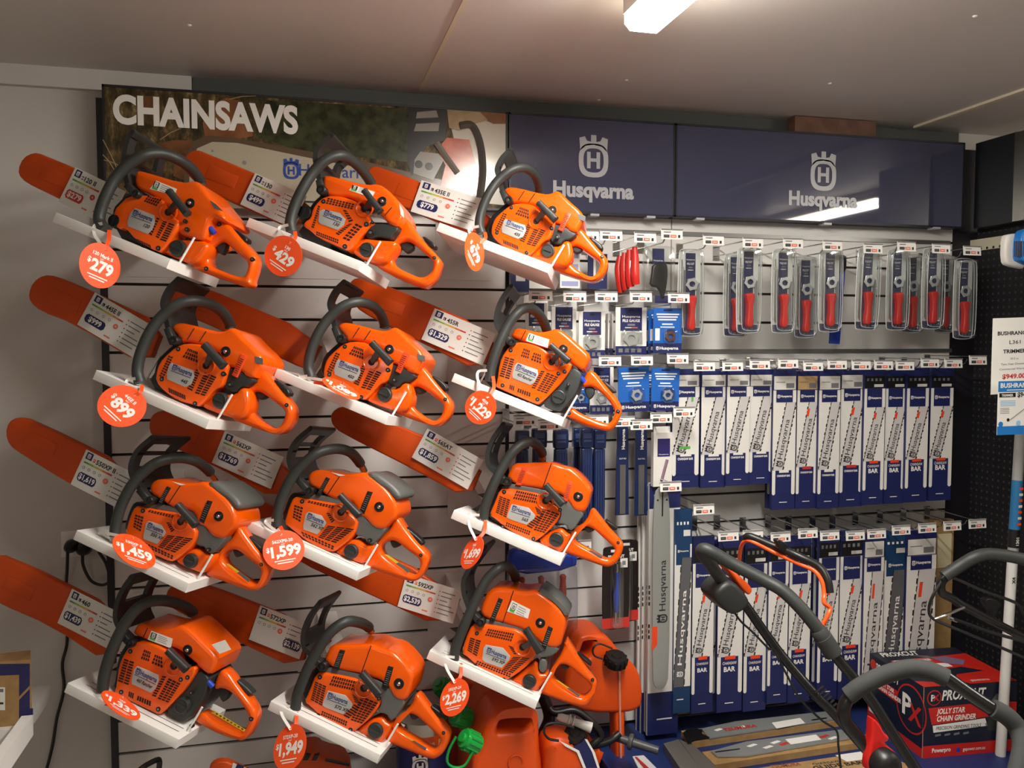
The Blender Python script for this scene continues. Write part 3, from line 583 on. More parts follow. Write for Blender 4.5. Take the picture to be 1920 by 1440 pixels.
SCABS = {0: [(36, 320), (46, 297), (66, 287), (82, 290), (260, 367), (228, 428), (67, 352), (42, 337)], 4: [(345, 310), (350, 293), (365, 282), (380, 284), (590, 373), (560, 435), (443, 384), (392, 358), (352, 330)],
 8: [(686, 345), (688, 325), (696, 314), (712, 312), (930, 398), (900, 450), (767, 394), (700, 366)], 1: [(56, 552), (64, 530), (84, 516), (108, 518), (173, 546), (310, 610), (278, 690), (139, 607), (78, 584), (59, 567)],
 5: [(313, 556), (316, 540), (326, 527), (345, 522), (610, 634), (580, 694), (551, 684), (400, 612), (330, 585)], 9: [(654, 545), (657, 530), (668, 521), (700, 524), (935, 625), (905, 700), (793, 644), (700, 598), (665, 575)],
 2: [(13, 812), (19, 791), (35, 782), (58, 785), (250, 880), (215, 950), (130, 906), (40, 850), (20, 835)], 6: [(281, 800), (285, 780), (300, 770), (330, 768), (560, 873), (530, 945), (397, 869), (300, 828), (285, 815)],
 10: [(621, 785), (624, 772), (640, 762), (665, 764), (910, 865), (880, 937), (780, 882), (640, 812), (625, 798)], 3: [(-45, 1085), (-40, 1062), (-20, 1043), (14, 1041), (240, 1153), (210, 1247), (100, 1174), (0, 1131), (-35, 1108)],
 7: [(312, 1118), (318, 1102), (335, 1090), (360, 1085), (590, 1175), (565, 1258), (440, 1199), (345, 1152), (318, 1135)], 11: [(455, 965), (462, 948), (478, 940), (500, 943), (870, 1105), (840, 1182), (680, 1108), (557, 1052), (470, 990)]}
POWER = ['small orange chainsaw with an orange rear tank and blue purge bulb, topmost on the left', 'orange chainsaw with a ribbed red-orange clip and pale badge, second row left', 'orange professional chainsaw with grey rear filter cover, third row left', 'large orange chainsaw with dark tank and white label on its cover, bottom left',
 'orange chainsaw with a six-sided badge and dark choke knob, middle of the top row', 'orange chainsaw with folded orange price tag across its foot, middle of the second row', 'orange chainsaw with grey filter cover, above the 1,599 tag in the third row', 'orange professional chainsaw above the fuel tin, middle of the bottom row',
 'orange chainsaw at the right of the top row, in front of the navy sign', 'orange chainsaw with a dark grey tank in front of the file gauges, second row right', 'orange chainsaw with orange clips and star-shaped grey panel, third row right', 'big orange chainsaw above the upright fuel can, bottom row right']
def build_saw(i, key, zc, kp, badge):
    s = T[key]; ti = s['i']; ox, oy, sc = s['z']
    A = np.eye(2); b2 = np.zeros(2); ky = 1.0
    base = lambda p, y: (lambda q: np.array((q[0], q[2])))(loc(ti, ox+sc*p[0], oy+sc*p[1], y))
    if kp:
        src = []; dst = []
        for k, p in kp.items():
            y = {'choke': .06, 'cap': .06, 'scr': .09, 'piv': .05, 'b': .05, 'g': .03}[k]
            src.append(base(s['key'][k], y)); q = loc(i, zc[0]+zc[2]*p[0], zc[1]+zc[2]*p[1], y); dst.append((q[0], q[2]))
        S = []; R = []
        for (x, z), (u, v) in zip(src, dst): S += [[x, -z, 1, 0], [z, x, 0, 1]]; R += [u, v]
        a, b, c, d = np.linalg.lstsq(np.array(S), np.array(R), rcond=None)[0]; A = np.array([[a, -b], [b, a]]); b2 = np.array((c, d)); ky = math.hypot(a, b)
    P = lambda p, y: A@base(p, y)+b2
    PL = lambda l, y: [P(p, y) for p in l]
    P3 = lambda p, y: (lambda q: (q[0], y, q[1]))(P(p, y))
    rad = lambda c, r, y: float(np.linalg.norm(P((c[0]+r, c[1]), y)-P(c, y)))
    t = thing('chainsaw', SHO[i], POWER[i], 'chainsaw', 'chainsaws on the display shelves', SM)
    def pt(n, mb, sm=40, par=None): return mb.build(n, par or t, sm)
    # crankcase behind the covers
    if key not in ('120',):
        pass
    st = PL(s['st'], .055); cx = sum(p[0] for p in st)/len(st); cz = sum(p[1] for p in st)/len(st)
    mb = MB(); ch = [(p[0]-.015 if p[0] < cx else p[0]*.8+cx*.2, max(p[1]+(.004 if p[0] < cx else -.004), .002)) for p in st]; mb.pillow(ch, .066, .2, .004, BLACK, n=1)
    hb = P(s['hd'][0][:2], .05); pv = P(s['piv'][:2], .05); zb = max(.004, min(q[1] for q in st)-.004)
    front = [(hb[0]-.004, max(hb[1]-.01, .002)), (hb[0]+.1, zb*.5), (cx, max(min(q[1] for q in st)-.006, .002)), (cx, cz), (pv[0]+.03, pv[1]+.008), (pv[0]-.012, pv[1]+.006), (hb[0]+.012, hb[1]+.06)]
    mb.pillow(front, .075, .2, .005, DARK, n=1); pt('crankcase', mb)
    tcp = PL(s['tc'], .07); mb = MB(); mb.pillow(tcp, .058, .205, .011, ORANGE, n=1, seg=4, back=.012)
    for a, b in s['seam']: mb.tube([P3(a, .0575), P3(b, .0575)], .0012, VENT, 4)
    tc = pt('top_cover', mb)
    for g in s['gp']:
        mb = MB(); mb.pillow(PL(g, .064), .063, .19, .004, DARK if s.get('gdark') or key in ('445', '130') else GREY, n=1); pt('tank' if s.get('gdark') else 'side_panel', mb)
    if s.get('gt'):
        mb = MB(); mb.pillow(PL(s['gt'], .06), .062, .208, .012, GREY, n=2, seg=4, back=.01); pt('filter_cover', mb)
    mb = MB(); mb.pillow(st, .05, .1, .006, ORANGE, n=1, seg=4)
    for q0, q1, q2, q3, nu, nv in s['vents']:
        Q = [np.array(P(q, .05)) for q in (q0, q1, q2, q3)]
        B = lambda u, v: (Q[0]*(1-u)+Q[1]*u)*(1-v)+(Q[3]*(1-u)+Q[2]*u)*v
        for a in range(nu):
            for b in range(nv):
                mu, mv = (.14, .13) if nu >= nv else (.08, .18)
                u0, u1, v0, v1 = (a+mu)/nu if nu > 1 else .06, (a+1-mu)/nu if nu > 1 else .94, (b+mv)/nv if nv > 1 else .1, (b+1-mv)/nv if nv > 1 else .9
                mb.add([(p[0], .0494, p[1]) for p in (B(u0, v0), B(u1, v0), B(u1, v1), B(u0, v1))], [(0, 1, 2, 3)], VENT)
    sc_o = pt('starter_cover', mb)
    mb = MB(); mb.pillow(PL(s['badge'], .048), .0475, .052, .0012, LGREY, n=0, seg=2)
    a, b = (np.array(P3(p, .0470)) for p in s['bt']); U = (b-a)/np.linalg.norm(b-a); V = np.array((-U[2], 0, U[0])); w = np.linalg.norm(b-a); h = .0115*ky
    mb2 = MB(); mb2.logo(a+U*.006+V*.006, U, V, .016*ky, TXB); mb2.text('Husqvarna', a+U*.0135, U, V, h, TXB, 'l', True, stretch=w-.0135)
    mb2.add([a-V*.004, a-V*.0055, b-V*.0055, b-V*.004], [(0, 1, 2, 3)], TXT)
    m = np.array(P3(s['bm'], .0470)); mb2.text(badge, m-V*.003, U, V, .0085*ky, TXT, 'c', True, maxw=w*.75, shear=.2)
    bd = pt('badge', mb, par=None); mb2.build('badge_lettering', bd, 0)
    if s['tk']:
        mb = MB(); mb.pillow(PL(s['tk'], .066), .062, .118, .011, ORANGE, n=1, seg=4); pt('fuel_tank', mb)
    mb = MB(); mb.pillow(PL(s['rh'], .105), .09, .136, .011, ORANGE, hole=PL(s['rhh'], .105) if s['rhh'] else None, n=2, seg=4, back=.008); rh = pt('rear_handle', mb, 60)
    if s.get('yel'):
        q = PL(s['yel'], .09); mb = MB(); mb.add([(p[0], .0893, p[1]) for p in q], [(0, 1, 2, 3)], YEL)
        mid = [(q[0]*.45+q[3]*0+q[2]*.55), (q[1]*.45+q[2]*.55)]
        mb.add([(p[0], .0890, p[1]) for p in ((q[0]+q[3])/2, (q[1]+q[2])/2, q[2], q[3])], [(0, 1, 2, 3)], GREY); mb.build('warning_label', rh, 0)
    elif i == 3:
        q = [np.array(loc(3, 170+.22917*x, 1070+.22917*y, .0893)) for x, y in ((985, 1160), (1005, 1140), (1270, 1300), (1255, 1318))]
        mb = MB(); mb.add(q, [(0, 1, 2, 3)], YEL)
        for k in range(9):
            a0 = q[0]*(1-k/9.)+q[3]*(k/9.); a1 = q[1]*(1-k/9.)+q[2]*(k/9.); dd = (q[3]-q[0])*.06
            mb.add([a0*.75+a1*.25, a0*.25+a1*.75, a0*.25+a1*.75+dd, a0*.75+a1*.25+dd], [(0, 1, 2, 3)], BLACK)
        mb.build('warning_label', rh, 0)
    mb = MB(); mb.pillow(PL(s['trig'], .11), .104, .124, .004, DARK, n=1); pt('throttle_trigger', mb)
    mb = MB(); mb.pillow(PL(s['lock'], .11), .102, .128, .004, BLACK if key != '455' else DARK, n=1); pt('throttle_lock', mb)
    c = P3(s['cap'], .062); r = rad(s['cap'], s['cap'][2], .06); mb = MB()
    mb.lathe(c, (0, -1, 0), [(r*1.02, -.01), (r*1.02, .004), (r*.94, .009), (r*.8, .0105), (r*.78, .009)], DARK, 28)
    mb.box((c[0]-r*.62, .062-.0125, c[2]-r*.12), (c[0]+r*.62, .062-.009, c[2]+r*.12), DARK); pt('fuel_cap', mb)
    for x, y, r in s['scr']:
        inst = any(abs(x-q[0]) < 300 and 0 for q in s['scr']); yy = .0496 if x < 900 and y > 600 and (x, y) != s['scr'][-1][:2] else .0895
        if x < 900 and not (y > 600): yy = .0575
        c = P3((x, y), yy); rr = rad((x, y), r, yy); mb = MB()
        mb.lathe((c[0], yy, c[2]), (0, -1, 0), [(rr, -.006), (rr, .0008), (rr*.7, .0012), (rr*.6, .0004)], BLACK, 12); mb.cyl((c[0], yy-.0006, c[2]), (0, -1, 0), rr*.45, .001, STEEL, 6); pt('screw', mb)
    c = P3(s['choke'], .058); r = rad(s['choke'], s['choke'][2], .058); mb = MB()
    mb.lathe(c, (0, -1, 0), [(r, -.01), (r, .0012), (r*.88, .002), (r*.8, .0008)], BLACK, 20); mb.ball((c[0], .055, c[2]), r*.42, CHROME); pt('plug_cover', mb)
    # raised ring round the starter pulley
    cc = P3(s['grip'][4], .05); R_ = .021*ky; mb = MB(); mb.tube([(cc[0]+R_*math.cos(a), .0495, cc[2]+R_*math.sin(a)) for a in np.linspace(0, 2*math.pi, 25)], .0028, ORANGE, 6); mb.cyl((cc[0], .0505, cc[2]), (0, -1, 0), .009*ky, .0012, VENT, 16); mb.build('pulley_ring', sc_o, 40)
    # starter grip
    a, b, hw, e, f = s['grip']; A0, B0 = np.array(P(a, .02)), np.array(P(b, .02)); d = (B0-A0)/np.linalg.norm(B0-A0); nn = np.array((-d[1], d[0])); w = rad(a, hw*1.25, .02)
    mb = MB(); mb.pillow([A0+nn*w*.8, A0+nn*w-d*w*.3, A0-nn*w-d*w*.3, A0-nn*w*.8, B0-nn*w, B0-nn*w+d*w*.3, B0+nn*w+d*w*.3, B0+nn*w], .012, .036, .006, DARK, n=1, back=.006)
    E0, F0 = np.array(P(e, .03)), np.array(P(f, .05)); g = F0-E0; g /= np.linalg.norm(g); gn = np.array((-g[1], g[0]))*w*.75
    V = [(E0[0]+gn[0], .018, E0[1]+gn[1]), (E0[0]-gn[0], .018, E0[1]-gn[1]), (F0[0]-gn[0]*.7, .046, F0[1]-gn[1]*.7), (F0[0]+gn[0]*.7, .046, F0[1]+gn[1]*.7)]
    mb.hexa(V, [(x, y+.014, z) for x, y, z in V], DARK); pt('starter_grip', mb)
    for poly, m in s['clips']:
        if key == '565' and i == 7: m = BLACK
        q = PL(poly, .056); mb = MB(); mb.pillow(q, .0545, .07, .002, m, n=0, seg=2)
        for k in range(8):
            a0 = q[0]*(1-(.2+k*.09))+q[3]*(.2+k*.09); a1 = q[1]*(1-(.2+k*.09))+q[2]*(.2+k*.09)
            mb.tube([(a0[0]*.85+a1[0]*.15, .0543, a0[1]*.85+a1[1]*.15), (a0[0]*.15+a1[0]*.85, .0543, a0[1]*.15+a1[1]*.85)], .0007, BLACK if m is ORANGE2 else GREY, 4)
        pt('cover_clip', mb)
    for poly, m, lg in s['stick']:
        if key == '565': continue
        q = [np.array((p[0], .0572, p[1])) for p in PL(poly, .058)]; mb = MB(); mb.add(q, [(0, 1, 2, 3)], m)
        if lg:
            U = q[1]-q[0]; W = np.linalg.norm(U); U /= W; V = np.array((-U[2], 0, U[0])); H = np.linalg.norm(q[3]-q[0])
            o = q[3]+U*W*.08+V*H*.12-Y3*.0004
            mb.add([o, o+U*W*.25, o+U*W*.25+V*H*.75, o+V*H*.75], [(0, 1, 2, 3)], BLACK); mb.add([o, o+U*W*.25, o+U*W*.25+V*H*.22, o+V*H*.22], [(0, 1, 2, 3)], GRN) if 0 else None
            oo = o-Y3*.0003; mb.add([oo, oo+U*W*.25, oo+U*W*.25+V*H*.22, oo+V*H*.22], [(0, 1, 2, 3)], GRN); mb.logo(oo+U*W*.125+V*H*.48, U, V, H*.5, TXW)
            for k in range(4): mb.add([o+U*W*.34+V*H*(.1+.18*k), o+U*W*(.78-.05*(k % 2))+V*H*(.1+.18*k), o+U*W*(.78-.05*(k % 2))+V*H*(.15+.18*k), o+U*W*.34+V*H*(.15+.18*k)], [(0, 1, 2, 3)], TXG)
        mb.build('sticker', tc, 0)
    if i == 3:
        q = [np.array(loc(3, 170+.22917*x, 1070+.22917*y, .0572)) for x, y in ((990, 605), (1100, 565), (1150, 645), (1055, 680))]
        MB().add(q, [(0, 1, 2, 3)], TXW).build('sticker', tc, 0)
        q = [np.array(loc(3, 170+.22917*x, 1070+.22917*y, .1)) for x, y in ((505, 378), (715, 432), (660, 465), (480, 395))]
    if s.get('blue'):
        c = P3(s['blue'], .075); mb = MB(); mb.cyl((c[0]-.008, .07, c[2]+.004), (.016, .004, -.008), .007, .018, BLUED, 12); pt('purge_bulb', mb)
    if s.get('knob'):
        c = P3(s['knob'], .06); r = rad(s['knob'], s['knob'][2], .06); mb = MB(); mb.lathe(c, (0, -1, 0), [(r, -.03), (r, .006), (r*.85, .011)], BLACK, 18); mb.box((c[0]-r*.15, .04, c[2]-r*.8), (c[0]+r*.15, .05, c[2]+r*.8), BLACK); pt('oil_cap', mb)
    # front handle
    H = []
    for x, y, yl in s['hd']: q = P((x, y), yl); H.append((q[0], yl-.008, q[1]))
    H.insert(0, (H[0][0]+.006, .05, H[0][2]-.012)) if H[0][2] > .02 else None
    if not s.get('chromeend'): H.append((H[-1][0]+(H[-1][0]-H[-2][0])*.35, H[-1][1]+.006, H[-1][2]+(H[-1][2]-H[-2][2])*.5))
    H = spline(H, 6)
    if s.get('chromeend'):
        k = len(H)-4; mb = MB().tube(H[:k], .0135*ky, HAND, 12); mb.tube(H[k-1:], .0095*ky, CHROME, 10); mb.tube([np.array(H[0])+(0, 0, -.012), H[0]], .0098*ky, CHROME, 10)
    else: mb = MB().tube(H, .0135*ky, HAND, 12)
    pt('front_handle', mb)
    c = P3(s['piv'], .045); r = rad(s['piv'], s['piv'][2], .05); mb = MB()
    mb.lathe(c, (0, -1, 0), [(r, -.03), (r, .006), (r*.85, .008), (r*.55, .008), (r*.5, .004)], BLACK, 18)
    # hand guard: arm then plate with windows, spanning the width of the saw
    G = [np.array(P(p, .055)) for p in s['gd']]; g2 = spline([(p[0], 0, p[1]) for p in G[1:]], 8); n = len(g2); ya, yb = .05, .05+s['gw']
    rows = [0, .17, .82, 1]
    N2 = []
    for k in range(n):
        tg = g2[min(k+1, n-1)]-g2[max(k-1, 0)]; tg = tg/np.linalg.norm(tg); N2.append(np.array((tg[2], 0, -tg[0]))*.006)
    fp = lambda k, f: g2[k]+Y3*(ya+(yb-ya)*f-(0 if k < n-1 else 0))
    for k in range(n-1):
        tm = (k+.5)/(n-1); win = any(a < tm < b for a, b in s['gwin'])
        for j in range(3):
            if win and j == 1: continue
            A_ = [fp(k, rows[j])+N2[k], fp(k, rows[j+1])+N2[k], fp(k+1, rows[j+1])+N2[k+1], fp(k+1, rows[j])+N2[k+1]]
            B_ = [fp(k, rows[j])-N2[k], fp(k, rows[j+1])-N2[k], fp(k+1, rows[j+1])-N2[k+1], fp(k+1, rows[j])-N2[k+1]]
            mb.hexa(A_, B_, DARK)
    a, b = G[0], G[1]; d = (b-a)/np.linalg.norm(b-a); nn = np.array((-d[1], d[0]))*.009
    mb.pillow([a+nn-d*.006, a-nn-d*.006, b-nn*.8, b+nn*.8], .04, .07, .003, DARK, n=0, seg=2); mb.tube([g2[-1]+Y3*ya, g2[-1]+Y3*yb], .006, DARK, 8)
    pt('hand_guard', mb, 50)
    if s.get('spikes'):
        mb = MB(); x0, z0 = hb[0]-.03, hb[1]+.03
        out = [(x0+.04, z0-.05), (x0-.005, z0-.03), (x0-.03, z0-.04), (x0-.008, z0-.012), (x0-.002, z0+.008), (x0-.026, z0+.012), (x0+.004, z0+.03), (x0+.012, z0+.05), (x0-.008, z0+.066), (x0+.026, z0+.075), (x0+.09, z0+.09), (x0+.09, z0-.02)]
        mb.pillow(out, .15, .156, .001, BLACK, n=0, seg=1); mb.pillow([(x0+.01, z0-.045), (x0+.01, z0+.06), (x0+.05, z0+.1), (x0+.12, z0+.1), (x0+.12, z0-.05)], .11, .2, .01, DARK, n=2); pt('bumper_spike', mb)
    # bar cover
    q = [loc(i, x, y, .15) for x, y in SCABS[i]]; pl = [np.array((p[0], p[2])) for p in q]; mb = MB(); mb.pillow(pl, .141, .165, .006, SCAB, n=1, back=.004)
    lft = min(pl, key=lambda p: p[0]); u = np.array((1., -.0)); 
    top = pl[3]; bot = pl[-2]; c0 = (top+bot)/2
    ins = [c0+np.array((.01, .02)), c0+np.array((.1, .017)), c0+np.array((.1, -.017)), c0+np.array((.01, -.02))]
    mb.pillow(ins, .139, .15, .003, SCAB, n=0, seg=2)
    pt('bar_cover', mb)
    return t
SAWS = {}
for i, k, zc, kp, b in INST: SAWS[i] = build_saw(i, k, zc, kp, b)
# ------------------------------------------------------------------ price cards clipped to the bar covers
CARDS = {0: ((141.7, 313.3), (236, 359), (106.7, 376.7), 'M', '120 II', '$279', 1), 4: ((478.5, 324.3), (575, 368), (443.9, 380), 'M', '130', '$499', 0), 8: ((790.7, 337.8), (907, 374), (767.6, 395.6), 'L', '435E II', '$779', 0),
 1: ((178, 548), (288, 612), (139, 605), 'L', '445E II', '$999', 0), 9: ((815.2, 577.9), (930, 626), (790.4, 636.4), 'L', '455R', '$1,329', 0), 2: ((161.9, 842.7), (262, 893), (130.4, 906.9), 'P', '550XP II', '$1,619', 0),
 6: ((421.5, 808.6), (532, 857), (396.7, 867.5), 'P', '562XP', '$1,769', 0), 10: ((801.7, 803.3), (906.7, 863), (766.7, 854.4), 'P', '565AT', '$1,859', 0), 3: ((135, 1104.2), (232, 1153), (101, 1164.7), 'L', '460', '$1,439', 0),
 7: ((488, 1135), (583, 1172), (460.4, 1196.5), 'P', '572XP', '$2,139', 0), 11: ((762, 1076), (866, 1108), (739, 1135), 'P', '592XP', '$2,539', 0)}
GRADC = ['#4f9a3e', '#7fae3e', '#b9b93c', '#d9a63a', '#d06a36', '#c2402f']
GRAD = [mat('meter_%s' % n, c, .5) for n, c in zip(('green', 'lime', 'olive', 'amber', 'rust', 'red'), GRADC)]
def card(i):
    tl, tr, bl, lt, model, price, red = CARDS[i]; Yc = .132
    A, B, C_ = (SHO[i]+SM@loc(i, p[0], p[1], Yc) for p in (tl, tr, bl)); U = B-A; W = np.linalg.norm(U); U = U/W; N = SM[:, 1]; V = np.cross(N, U); V = V if V[2] > 0 else -V; H = abs((A-C_)@V)
    sk = ((A-C_)-V*((A-C_)@V)); 
    t = thing('price_card', A, 'white price card reading %s and %s, clipped to an orange bar cover' % (model, price), 'price card', 'saw price cards')
    F = -N
    q = lambda u, v, k=0: A+U*(W*u)-V*(H*v)+F*(.0004*k)
    R = lambda mb, u0, v0, u1, v1, m, k=1: mb.add([q(u0, v0, k), q(u1, v0, k), q(u1, v1, k), q(u0, v1, k)], [(0, 1, 2, 3)], m)
    mb = MB(); P0 = [q(0, 0), q(1, 0), q(1, 1), q(0, 1)]; mb.hexa(P0, [p+N*.0015 for p in P0], CARD); part('card', mb, t, smooth=0)
    mb = MB(); R(mb, .045, .03, .16, .22, NAVY); mb.logo(q(.10, .125, 2), U, V, H*.13, TXW)
    R(mb, .185, .13, .225, .22, ORANGE2 if lt == 'P' else BLACK); mb.text(lt, q(.205, .205, 2), U, V, H*.06, TXW)
    mb.text(model, q(.245, .235, 1), U, V, H*.125, TXT, 'l', True, maxw=W*.36)
    for k in range(6): R(mb, .05+.088*k, .29, .05+.088*(k+1), .335, GRAD[k])
    for k in range(4):
        c = q(.085+.1*k, .45, 1); mb.tube([c+(U*math.cos(a)+V*math.sin(a))*H*.035 for a in np.linspace(0, 2*math.pi, 9)], H*.006, TXG, 3, False)
    if i == 7:
        cc = q(.50, .47, 1)
    else: cc = q(.515, .52, 1)
    mb.cyl(cc, F, H*.075, .0003, PILL if not red else RED, 18); mb.text('-%', cc+F*.0006-V*H*.02, U, V, H*.05, TXW)
    pu, pv = (.62, .83) if i == 7 else (.05, .82)
    pw = .33; pm = RED if red else NAVY
    for cu, cv, w_, h_ in ((pu, pv-.24, pw, .24),):
        a = [(cu+.03, cv), (cu+w_-.03, cv), (cu+w_, cv+.06), (cu+w_, cv+h_-.06), (cu+w_-.03, cv+h_), (cu+.03, cv+h_), (cu, cv+h_-.06), (cu, cv+.06)]
        mb.add([q(u, v, 1) for u, v in a], [tuple(range(8))], pm)
        mb.text(price, q(cu+w_/2, cv+h_*.76, 2), U, V, H*.15, TXW, 'c', True, maxw=W*(w_-.04))
    if i != 7: R(mb, .42, .86, .52, .9, PILL)
    for k in range(6):
        v = .2+.125*k; c = q(.64, v, 1); mb.cyl(c, F, H*.018, .0002, RED if lt != 'L' or k < 1 else TXT, 8); R(mb, .675, v-.016, .675+(.16, .13, .09, .15, .19, .14)[k]*1.5, v+.012, TXG)
    part('card_print', mb, t, smooth=0)
    q2 = [q(-.012, -.02, 4), q(1.01, -.02, 4), q(1.01, 1.02, 4), q(-.012, 1.02, 4)]
    return t
for i in CARDS: card(i)
# ------------------------------------------------------------------ round orange price tags strapped to the front handles
TAGS = {  # centre px, radius px, foreshortening, major axis angle, text angle (image degrees, clockwise), model, price
 0: ((188, 498), 40, .82, 84, 27, '120 Mark II', '$279'), 4: ((531, 480), 37, .9, 100, 36, '130', '$429'), 8: ((890, 472), 36, .5, 85, 66, '435', '$679'), 1: ((229, 761), 40, .93, 0, 45, '445E II', '$899'), 9: ((901, 764), 32, .92, 100, 43, '455R', '$1,229'),
 2: ((252, 1033), 42, .52, 36, 20, '550XP II', '$1,459'), 6: ((532, 1031), 37, .97, 0, -10, '562XPII-20', '$1,599'), 10: ((885, 1036), 33, .5, -62, -2, '565', '$1,699'), 3: ((227, 1322), 40, .33, 33, 30, '460', '$1,339'), 7: ((543, 1401), 40, .7, -80, -10, '572XP-20', '$1,949'), 11: ((852, 1307), 35, .72, -66, -13, '592XP-24', '$2,269'), 5: ((640, 728), 38, .3, 28, 28, '450', '$1,089')}
def ptag(i):
    c, R, ra, maj, ang, mdl, price = TAGS[i]; yl = -.02
    Cn = SHO[i]+SM@loc(i, c[0], c[1], yl); sc = np.linalg.norm(SHO[i]+SM@loc(i, c[0]+1, c[1], yl)-Cn); R = R*sc*.97
    vd = (Cn-CPOS)/np.linalg.norm(Cn-CPOS); Cn = Cn-vd*(.012+R*math.sqrt(1-ra*ra)*.5); r = CR-vd*(CR@vd); r /= np.linalg.norm(r); u = np.cross(r, vd); u = u if u[2] > 0 else -u
    ma, ta, th = math.radians(maj), math.radians(ang), math.acos(ra)
    M0 = r*math.cos(ma)-u*math.sin(ma); N0 = r*math.sin(ma)+u*math.cos(ma); N3 = N0*math.cos(th)+vd*math.sin(th)*(1 if N0[2] > 0 else -1)
    tm, tn = math.cos(ta-ma), -math.sin(ta-ma)/ra; l = math.hypot(tm, tn); tm, tn = tm/l, tn/l
    U = M0*tm+N3*tn; V = -M0*tn+N3*tm
    N = np.cross(U, V); N = N if N@vd < 0 else -N
    t = thing('price_tag', Cn, 'round orange price tag reading %s, strapped to a front saw handle' % price, 'price tag', 'round orange price tags')
    mb = MB(); n = 40; P = [Cn+U*(R*math.cos(2*math.pi*k/n))+V*(R*math.sin(2*math.pi*k/n)) for k in range(n)]
    mb.add(P+[p-N*.001 for p in P], [tuple(range(n)), tuple(range(2*n-1, n-1, -1))]+[(k, (k+1) % n, n+(k+1) % n, n+k) for k in range(n)], TAGOR); part('disc', mb, t, smooth=0)
    mb = MB(); F = N*.0006
    mb.text(price[1:], Cn+F-V*R*.3+U*R*.1, U, V, R*.52, TXW, 'c', 2, maxw=R*1.45, res=3); nw = min(text_geo(price[1:], 2, 3)[2]*R*.52, R*1.45); mb.text('$', Cn+F-V*R*.02+U*(R*.1-nw/2-R*.04), U, V, R*.24, TXW, 'r', True); mb.text(mdl, Cn+F+V*R*.38, U, V, R*.16, TXW, 'c', True, maxw=R*1.1)
    mb.text('RRP', Cn+F+V*R*.25, U, V, R*.08, TXW); 
    for k, w in ((0, .5), (1, .38)): 
        o = Cn+F-V*R*(.55+.12*k); mb.add([o-U*R*w, o+U*R*w, o+U*R*w+V*R*.05, o-U*R*w+V*R*.05], [(0, 1, 2, 3)], TXW)
    part('tag_print', mb, t, smooth=0)
    # strap looping up to the handle foot
    s = None
    for ii, k, zc, kp, b in INST:
        if ii == i:
            hp = T[k]['hd'][0][:2]; o = T[k]['z']; src = loc(T[k]['i'], o[0]+o[2]*hp[0], o[1]+o[2]*hp[1], .03)
    hx = {8: (898, 437), 5: (580, 715), 3: (185, 1310), 2: (208, 1005), 7: (548, 1327)}
    ch = {0: (201, 433), 4: (545, 435), 1: (262, 720), 9: (913, 704), 6: (518, 982), 10: (899, 972), 11: (853, 1236)}
    hx.update(ch); q = SHO[i]+SM@loc(i, *hx[i], .03)
    tp = Cn+V*R*.75; s1 = q+SM[:, 0]*.02+SM[:, 2]*.004-SM[:, 1]*.022; s2 = q-SM[:, 0]*.022-SM[:, 1]*.018
    def strip(pts, w, m):
        P = spline(pts, 6); L = []
        for k, p in enumerate(P):
            tg = P[min(k+1, len(P)-1)]-P[max(k-1, 0)]; sd = np.cross(tg, vd); sd = sd/(np.linalg.norm(sd) or 1)*w; L.append((p-sd, p+sd))
        V_ = [x for l in L for x in l]; return MB().add(V_, [(2*k, 2*k+1, 2*k+3, 2*k+2) for k in range(len(L)-1)], m)
    part('strap', strip([tp+F, (tp*.5+s1*.5)+SM[:, 0]*.01-SM[:, 1]*.008, s1], .0045, TAGOR), t)
    part('strap', strip([tp+F*2, (tp*.45+s2*.55)-SM[:, 0]*.012, s2, q-SM[:, 1]*.026+SM[:, 2]*.012], .0035, TXW), t, 'white strap')
    return t
for i in TAGS: ptag(i)
# ------------------------------------------------------------------ hooks with price tickets
def hook_proto():
    t = thing('display_hook', (0, 0, 0), 'x', 'hook', 'wall hooks with price tickets')
    D = .25
    mb = MB().box((-.012, -.006, -.045), (.012, 0, .004), CHROME); part('back_bracket', mb, t, smooth=0, rot=True)
    mb = MB(); mb.tube([(0, -.004, 0), (0, -D+.002, 0)], .0021, CHROME, 7); part('ticket_arm', mb, t, rot=True)
    mb = MB(); mb.tube([(0, -.004, -.03), (0, -D*.72, -.03), (0, -D*.72-.014, -.022), (0, -D*.72-.022, -.008)], .0023, CHROME, 7); part('prong', mb, t, rot=True)
    mb = MB(); mb.hexa([(-.036, -D-.001, -.027), (.036, -D-.001, -.027), (.036, -D+.002, .005), (-.036, -D+.002, .005)], [(-.036, -D, -.027), (.036, -D, -.027), (.036, -D+.003, .005), (-.036, -D+.003, .005)], PAPER)
    R = lambda x0, z0, x1, z1, m, k=1: mb.add([(x0, -D-.001-.0006*k, z0), (x1, -D-.001-.0006*k, z0), (x1, -D-.001-.0003*k, z1), (x0, -D-.001-.0003*k, z1)], [(0, 1, 2, 3)], m)
    R(-.028, -.022, -.009, -.013, TXT); R(-.006, -.022, .014, -.013, PILL); R(.02, -.022, .027, -.013, TXT); R(-.028, -.006, -.004, -.0035, TXG); R(-.026, -.018, -.011, -.0165, TXG, 2); R(-.002, -.0185, .01, -.0165, TXW, 2)
    R(-.036, .002, .036, .005, TXG)
    part('price_ticket', mb, t, smooth=0, rot=True, label='white price ticket'); return t
HP = hook_proto(); HUSED = [False]
def hook(px, py, label):
    q = at(px, py+3, -.25); t = HP if not HUSED[0] else dup_tree(HP); HUSED[0] = True
    t.location = (q[0], 0, q[2]+.011); t['label'] = label; return t
